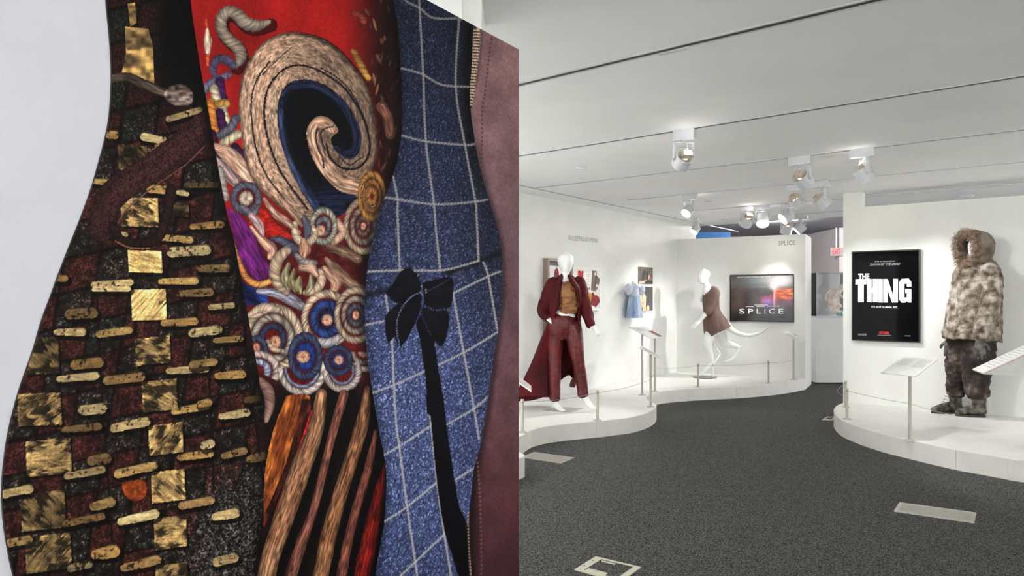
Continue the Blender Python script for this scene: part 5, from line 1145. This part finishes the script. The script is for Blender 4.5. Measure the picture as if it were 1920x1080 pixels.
mk('belt_end', *tube([(*Q1(302,820,.2),.006,.02),(*Q1(296,850,.2),.008,.035),(*Q1(292,868,.2),.006,.03)], (0,1,0), n=10), mat('coat_belt', (78,20,26), (96,30,34), rough=.5), ct, True)
pc = [on_z(x, y, DECK) for x, y in ((1018,770),(1066,774.5),(1094,766),(1049,763))]
mk('base_plate', pc+[p+Vector((0,0,.005)) for p in pc], [(3,2,1,0),(4,5,6,7)]+[(i, (i+1) % 4, (i+1) % 4+4, i+4) for i in range(4)], M_steel, mq)
mk('heel_clamp', *cyl(at(1040,765,MD-.02), at(1040,768.3,MD-.02), .014, n=10), mat('chrome', (190,190,190), (220,220,220), rough=.15, metal=1), mq)

# ======== running mannequin with a tail
SD = 10.42
sp_ = fig(SD, 3.6, 1260, 440); Q2 = lambda x, y, dy: at(x/3.6+1260, y/3.6+440, SD+dy)
ro = on_z(1322, 708, DECK)
rm = thing('running_mannequin', 'white mannequin running on bird-like legs with a long curved tail and brown dress', 'mannequin', ro)
side = (0.35, 0.94, 0)
B = [tube(sp_((196,322,-.02,16,18),(200,305,-.01,26,28),(212,280,0,32,38),(217,262,0,34,40),(216,246,0,26,30),(215,238,0,14,16)), side, n=20), tube(sp_((222,308,0,20,20),(238,345,.0,20,20),(254,372,0,26,24)), side),
     tube(sp_((256,362,0,44,22),(258,400,0,60,40),(258,450,0,58,48),(262,520,0,48,46),(280,590,0,60,60),(300,640,0,58,58)), side, n=20),
     tube(sp_((283,385,-.12,24,24),(275,440,-.14,20,22),(250,500,-.16,17,19),(212,552,-.18,14,15),(188,583,-.18,10,11)), side), tube(sp_((235,385,.14,22,22),(208,440,.17,18,19),(200,430,.12,14,14),(212,392,.02,10,10)), side),
     tube(sp_((268,640,-.03,36,38),(252,690,-.06,32,34),(240,740,-.08,26,30),(246,775,-.08,26,27),(262,830,-.06,18,19),(270,868,-.05,13,14)), side), tube(sp_((270,862,-.05,13,13),(240,895,-.05,13,13),(212,925,-.05,11,11),(196,946,-.05,12,8),(184,953,-.05,9,5)), side),
     tube(sp_((318,640,.05,40,42),(335,700,.06,38,38),(360,738,.06,28,27),(405,745,.06,26,22),(445,756,.06,15,15)), side), tube(sp_((450,755,.06,13,15),(440,795,.06,14,13),(420,828,.06,11,10),(395,845,.06,15,9),(362,852,.06,13,7)), side),
     tube(sp_((365,610,0,30,30),(400,640,-.03,20,20),(450,668,-.08,16,16),(520,680,-.14,13,13),(585,666,-.19,11,11),(630,640,-.22,8,8),(660,611,-.25,4,4)), side, n=16)]
B += hand(Q2(188,583,-.18), (-.75,-.1,-.62), (-.5,-.5,.6), 0.20, .15, thumb=1)+hand(Q2(212,392,.02), (.15,-.5,.85), (-.8,-.5,.2), 0.15, .2, thumb=-1)
for k in (-1, 0, 1): B.append(tube([(*Q2(370,850,.06+k*.02), .012, .010), (*Q2(350,856,.06+k*.04), .008, .007)], side, n=8))
V, Fc, N = remesh(cat(*B), 0.0065, 4); V[:, 2] = np.maximum(V[:, 2], DECK+0.012); mk('body', V, Fc, M_mann, rm, True)
M_dress = mat('brown_jersey', (92,72,66), (106,84,76), rough=0.85, scale=90, bump=.15, bscale=200)
Dn = [tube(sp_((268,368,0,54,30),(264,395,0,72,50),(262,450,0,66,56),(266,510,0,60,56),(280,570,0,74,74),(298,620,0,86,86),(312,662,0,90,88)), side, n=24, round_caps=False), tube(sp_((280,368,-.07,26,26),(288,392,-.12,30,32),(282,425,-.14,32,34),(264,480,-.15,30,32),(240,520,-.165,28,28),(228,535,-.17,22,22)), side, n=18), tube(sp_((240,382,.12,22,26),(222,420,.15,28,28),(212,440,.16,22,22)), side, n=16)]
V, Fc, N = remesh(cat(*Dn), 0.009, 4); V = wrinkle(V, N, 0.008, 9, (1.6,1.6,.35), 4)
# slanting hem: the back lifts over the tail
zh = Q2(300,600,0).z
x0_, x1_ = Q2(230,640,0).x, Q2(400,640,0).x
for i in range(len(V)):
    if V[i,2] < zh:
        u_ = np.clip((V[i,0]-x0_)/(x1_-x0_), 0, 1); zb_ = Q2(0,690,0).z*(1-u_)+Q2(0,628,0).z*u_; zl_ = V[:,2].min() if i < 0 else Q2(0,680,0).z
        V[i,2] = zh-(zh-V[i,2])/(zh-zl_)*(zh-zb_)
dr = mk('dress', V, Fc, M_dress, rm, True)
mk('neckline_band', *tube([(*Q2(278,352,-.06),.007,.007),(*Q2(262,385,-.11),.008,.008),(*Q2(236,412,-.12),.008,.008),(*Q2(212,424,-.04),.008,.008)], side, n=8), mat('dress_trim', (70,50,44), (80,58,50), rough=.8), dr, True)
mk('chest_skin', *tube(sp_((256,368,-.05,26,30),(240,385,-.06,30,34),(226,402,-.05,18,24)), side, n=14), M_mann, rm, True)
mk('support_rod', *cat(wire([Q2(266,710,-.03), Q2(300,765,-.02), Q2(324,808,-.0)], .011, 10), wire([Q2(324,808,0), Q2(300,845,-.02), Q2(276,878,-.03)], .011, 10), wire([Q2(276,876,-.03), Q2(275,915,-.03), Vector((Q2(275,950,-.03).x, Q2(275,950,-.03).y, DECK+.01))], .013, 10)), M_mann, rm, True)
mk('clamp', *cyl(Q2(276,872,-.05), Q2(276,886,-.05), .02, n=12), M_steel, rm)
mk('base_disc', *cyl((ro.x, ro.y, DECK), (ro.x, ro.y, DECK+.012), .178, .175, 40), mat('dark_steel', (110,108,104), (130,128,124), rough=.25, metal=.9), rm)

# ======== parka figure
TD = 6.9
tp = fig(TD, 2.84, 1720, 420); Q3 = lambda x, y, dy: at(x/2.84+1720, y/2.84+420, TD+dy)
to = on_z(1800, 785, DECK)
tf = thing('parka_figure', 'headless-looking dress form in fur-hooded snow-stained parka, trousers, gloves and boots', 'mannequin', to)
tf['label'] = 'figure in fur-hooded snow-stained parka with matching trousers, gloves and lace-up boots'
side = (-0.48, 0.87, 0)
M_parka = mat('snow_parka', (60,50,43), (192,187,180), rough=0.9, scale=12, detail=12, lo=.33, hi=.70, bump=1.0, bscale=40, extra=[(.42,(104,92,80)),(.52,(140,128,114)),(.61,(174,166,156))])
M_tr2 = mat('snow_trousers', (34,26,23), (176,170,164), rough=0.9, scale=8, detail=8, lo=.42, hi=.76, bump=.6, bscale=30, extra=[(.54,(58,46,40)),(.64,(98,86,78))])
# parka body and sleeves
K = [tube(tp((318,192,.12,60,44),(322,220,.12,98,62),(318,270,.12,118,80),(312,350,.12,122,94),(304,450,.12,130,104),(294,550,.12,138,112),(288,618,.12,142,116)), side, n=28, round_caps=False),
     ]
A1 = tube(tp((366,226,-.0,38,42),(398,285,-.09,46,48),(400,370,-.14,46,48),(380,460,-.18,46,46),(352,550,-.22,42,42),(334,612,-.24,38,38)), side, n=20, round_caps=False)
A2 = tube(tp((268,235,.26,36,40),(236,300,.29,40,44),(212,400,.29,40,42),(190,500,.28,36,38),(174,605,.26,30,32)), side, n=20, round_caps=False)
for nm, S, seed in (('parka_body', cat(*K), 2), ('sleeve', A1, 5), ('sleeve', A2, 9)):
    V, Fc, N = remesh(S, 0.010, 2); V = wrinkle(V, N, 0.020, 7, (1.2,1.2,.5), seed); V = wrinkle(V, N, 0.008, 24, (1,1,.8), seed+1); pk = mk(nm, V, Fc, M_parka, tf, True)
    if nm == 'parka_body': PB = pk
M_tab = mat('parka_trim', (120,108,96), (176,170,160), rough=.9, scale=14)
mk('storm_flap', *tube([(*Q3(262,240,.10),.022,.008),(*Q3(236,330,.09),.022,.008),(*Q3(220,450,.08),.022,.008),(*Q3(208,550,.06),.022,.008),(*Q3(204,592,.06),.020,.007)], (.8,-.3,0), n=10), M_parka, PB, True)
mk('pocket_flap', *tube([(*Q3(166,486,.26),.008,.012),(*Q3(180,490,.2),.008,.014),(*Q3(192,492,.15),.008,.012)], (0,0,1), n=10), M_tab, PB, True)
# head form, hood shell and fur trim
hc_ = Q3(318,132,.14)
mk('head_form', *tube([(*(hc_+Vector((-.01,-.01,-.13))),.045,.045),(*(hc_+Vector((-.03,-.02,-.05))),.055,.07),(*(hc_+Vector((-.03,-.02,.03))),.06,.08),(*(hc_+Vector((-.02,-.01,.09))),.04,.05)], side, n=18), M_mann, tf, True)
hd = Vector((-0.992, -0.11, -0.06)).normalized(); hs = hd.cross(Vector((0,0,1))).normalized(); hu = hs.cross(hd)
HC = Q3(312,122,0.12); nU, nV = 44, 22; V = []; Fc = []
a_open = 1.02
for i in range(nV+1):
    th = a_open+(math.pi-a_open)*i/nV
    for j in range(nU):
        ph = 2*math.pi*j/nU; rz = 0.172 if math.sin(ph) > 0 else 0.20
        p = HC+hd*(math.cos(th)*0.175)+hs*(math.sin(th)*math.cos(ph)*0.150)+hu*(math.sin(th)*math.sin(ph)*rz)
        q_ = mnoise.noise(p*13)*.010+mnoise.noise(p*30)*.004; V.append(p+(p-HC).normalized()*q_)
for i in range(nV):
    for j in range(nU): Fc.append((i*nU+j, i*nU+(j+1) % nU, (i+1)*nU+(j+1) % nU, (i+1)*nU+j))
M_hood = mat('hood_cloth', (96,82,72), (140,128,116), rough=.9, scale=8, detail=6, bump=.5, bscale=30)
ho = mk('hood', V, Fc, M_hood, tf, True); s_ = ho.modifiers.new('cloth_thickness', 'SOLIDIFY'); s_.thickness = .008
mk('collar', *tube(tp((312,176,.18,66,56),(316,200,.18,80,60),(318,224,.18,88,64)), side, n=22), M_parka, tf, True)
mk('drawcord_toggle', *wire([Q3(380,70,.18), Q3(396,76,.18), Q3(408,86,.18)], .006, 8), M_dark, ho, True)
# fur: short curved strands rooted along the hood opening
rs2 = random.Random(11); V = []; Fc = []; roots = []
for j in range(7500):
    ph = rs2.uniform(0, 2*math.pi); rr = rs2.gauss(0, .018); rz = 0.150 if math.sin(ph) > 0 else 0.18
    c0 = HC+hd*(0.115+rs2.uniform(-.06,.035))+hs*(math.cos(ph)*(0.128+rr))+hu*(math.sin(ph)*(rz+rr))
    out_ = (hs*math.cos(ph)+hu*math.sin(ph)); dirn = (out_*rs2.uniform(-.5,1.1)+hd*rs2.uniform(-.2,1.0)+Vector((rs2.gauss(0,.5), rs2.gauss(0,.5), rs2.gauss(-.1,.5)))).normalized()
    l = rs2.uniform(.018,.042); b = c0+dirn*l*.55; e = b+(dirn+Vector((rs2.gauss(0,.6), rs2.gauss(0,.6), rs2.gauss(-.2,.6)))).normalized()*l*.5
    s0 = dirn.orthogonal().normalized()*.0017; k = len(V); s1 = dirn.cross(s0).normalized()*.0017
    V += [c0+s0, c0-s0*.5+s1*.8, c0-s0*.5-s1*.8, b+s0*.8, b-s0*.4+s1*.6, b-s0*.4-s1*.6, e]
    Fc += [(k,k+1,k+4,k+3), (k+1,k+2,k+5,k+4), (k+2,k,k+3,k+5), (k+3,k+4,k+6), (k+4,k+5,k+6), (k+5,k+3,k+6)]
fu = mk('fur_trim', V, Fc, mat('brown_fur', (112,90,74), (186,164,144), rough=.9, scale=26), ho); fu['kind'] = 'stuff'
# trousers
L_ = [tube(tp((218,610,.22,56,56),(206,700,.23,48,50),(200,780,.24,45,47),(202,850,.25,45,46),(206,895,.26,44,44),(208,920,.26,34,36)), side, n=20, round_caps=False), tube(tp((330,600,.08,86,78),(324,700,.06,80,76),(314,780,.05,70,68),(312,850,.04,62,62),(318,895,.03,58,58),(322,928,.03,42,44)), side, n=20, round_caps=False)]
V, Fc, N = remesh(cat(*L_), 0.010, 2); V = wrinkle(V, N, 0.016, 9, (1,1,1.3), 12); V = wrinkle(V, N, 0.008, 24, (1,1,1.4), 13); mk('trousers', V, Fc, M_tr2, tf, True)
# gloves
M_glove = mat('grey_glove', (50,48,46), (110,108,106), rough=.8, scale=18, bump=.4, bscale=50)
for w_, dd_, th_ in ((Q3(332,618,-.24), (-.05,-.1,-1), -1), (Q3(170,612,.26), (-.05,-.1,-1), 1)):
    V, Fc, N = remesh(cat(*hand(w_, dd_, (-.5,-.8,.1), .215, .28, thumb=th_)), 0.0055, 2); V = V+N*.004; mk('glove', V, Fc, M_glove, tf, True)
# boots
M_boot = mat('worn_boot', (38,31,27), (132,124,114), rough=.6, scale=20, detail=9, lo=.38, hi=.75, bump=.5, bscale=40)
M_sole = mat('boot_sole', (52,46,40), (70,64,58), rough=.8); M_lace = mat('boot_lace', (120,112,102), (150,142,132), rough=.8)
def boot(hx, hy, tx, ty, d0, d1, ax, ay):
    h0 = on_z(hx/2.84+1720, hy/2.84+420, DECK); t0_ = on_z(tx/2.84+1720, ty/2.84+420, DECK); fdv = (t0_-h0); Lb = fdv.length; fdv.normalize(); sv = Vector((-fdv.y, fdv.x, 0)); z = Vector((0,0,1))
    P = lambda f, h: h0+fdv*(Lb*f)+z*h
    sh = Vector(((ax/2.84+1720-960)/F*h0.y, h0.y, 0))
    parts = [tube([(*P(-.02,.055),.036,.03),(*P(.25,.075),.044,.05),(*P(.55,.062),.048,.045),(*P(.8,.048),.046,.034),(*P(.97,.038),.036,.024)], sv, n=18), tube([(*P(.14,.05),.043,.055),(*P(.17,.14),.047,.062),(*P(.17,.23),.052,.068),(*P(.16,.26),.054,.07)], sv, n=18)]
    V, Fc, N = remesh(cat(*parts), .007, 3); V = wrinkle(V, N, .005, 26, (1,1,1.6), 4); V[:, 2] = np.maximum(V[:, 2], DECK+.012)
    b = mk('boot', V, Fc, M_boot, tf, True)
    ring = []
    for k in range(24):
        an = 2*math.pi*k/24; c, s = math.cos(an), math.sin(an); w = .050 if c > -.2 else .040
        ring.append(P(.47+.56*c, 0)+sv*(s*w))
    mk('sole', [p+z*.0005 for p in ring]+[p+z*.022 for p in ring], [tuple(range(23,-1,-1)), tuple(range(24,48))]+[(i, (i+1) % 24, (i+1) % 24+24, i+24) for i in range(24)], M_sole, b)
    for k in range(6):
        f_ = .60-.05*k; hh_ = .095+.026*k if k > 0 else .10; mk('lace', *wire([P(.62-.052*k,.080+.03*k)+sv*.034, P(.66-.052*k,.094+.03*k), P(.62-.052*k,.080+.03*k)-sv*.034], .0035, 6), M_lace, b, True)
boot(230,1008, 78,1008, 0,0, 205,0); boot(352,1030, 205,1022, 0,0, 320,0)
mk('stand_pole', *cyl(on_z(1852,783,DECK), on_z(1852,783,DECK)+Vector((-.01,0,.22)), .009, n=12), M_steel, tf)
mk('stand_brace', *wire([on_z(1852,783,DECK)+Vector((-.01,0,.21)), on_z(1852,783,DECK)+Vector((-.03,0,.25)), on_z(1852,783,DECK)+Vector((-.08,0.02,.27))], .008, 8), M_steel, tf)

# ======== small blue dress hung on the long wall
bd0, bz0 = LW.tz(1180, 595)
bd = thing('child_dress', 'small pale blue puff-sleeved dress hanging on the long wall', 'dress', LW.pt(bd0, bz0, 0.10))
bk = fig(9.85, 4.907, 1130, 480)
WV = (*UD, 0)
M_blue2 = mat('pale_blue_cotton', (120,146,184), (186,200,222), rough=.85, scale=7, detail=3, stretch=(1,1,.3)); M_bod = mat('bodice_cotton', (186,192,210), (206,210,224), rough=.85, scale=20)
def wt(*p):
    out = []
    for x, y, o, a_, b_ in p:
        t_, z_ = LW.tz(x/4.907+1130, y/4.907+480); q = LW.pt(t_-0.04, z_, 0.10+o); k = 9.9/F/4.907; out.append((*q, a_*k, b_*k))
    return out
Vs, Fs = tube(wt((246,365,0,72,40),(246,420,0,84,48),(246,490,0,96,56),(246,540,0,104,60),(246,566,0,108,62)), WV, n=72, sub=6, round_caps=False, caps=False)
Vs = np.array(Vs); n_ = 72; R_ = len(Vs)//n_
cen = Vs.reshape(R_, n_, 3).mean(1)
for r in range(R_):
    for j in range(n_):
        k = 1+0.09*(r/R_+.25)*math.sin(j/n_*2*math.pi*11+0.4*math.sin(r)); i = r*n_+j; Vs[i, :2] = cen[r, :2]+(Vs[i, :2]-cen[r, :2])*k
sk = mk('skirt', Vs, Fs, M_blue2, bd, True); s_ = sk.modifiers.new('cloth_thickness', 'SOLIDIFY'); s_.thickness = .004
V, Fc, N = remesh(tube(wt((240,272,0,54,28),(243,300,0,62,36),(246,340,0,64,38),(246,372,0,66,38)), WV, n=24, round_caps=False), .007, 2); mk('bodice', V, Fc, M_bod, bd, True)
for sx, x_ in ((-1,192),(1,300)):
    V, Fc, N = remesh(tube(wt((x_-sx*20,275,0,20,20),(x_,290,.01,36,32),(x_+sx*4,318,.01,38,34),(x_+sx*2,345,.01,28,26)), WV, n=18), .007, 2); V = wrinkle(V, N, .006, 26, (1,1,.5), 3); mk('puff_sleeve', V, Fc, M_bod, bd, True)
mk('collar', *tube(wt((226,258,.05,14,10),(240,285,.09,12,7),(262,262,.05,14,10)), WV, n=10), M_paper, bd, True)
mk('neck_form', *tube(wt((240,282,0,24,20),(238,255,0,20,18),(236,240,0,15,13)), WV, n=16), M_mann, bd, True)
mk('hanger', *cyl(Vector(wt((238,262,0,1,1))[0][:3]), LW.pt(LW.tz(238/4.907+1130, 262/4.907+480)[0]-0.04, LW.tz(1178.5,533)[1], 0.0), .006, n=8), M_steel, bd)
for x_ in (205,250,300):
    mk('embroidered_motif', *tube(wt((x_-7,512,.068,3,6),(x_+7,512,.068,3,6)), WV, n=8), mat('motif_brown', (110,80,76), (86,100,140), rough=.8, scale=80), bd, True)
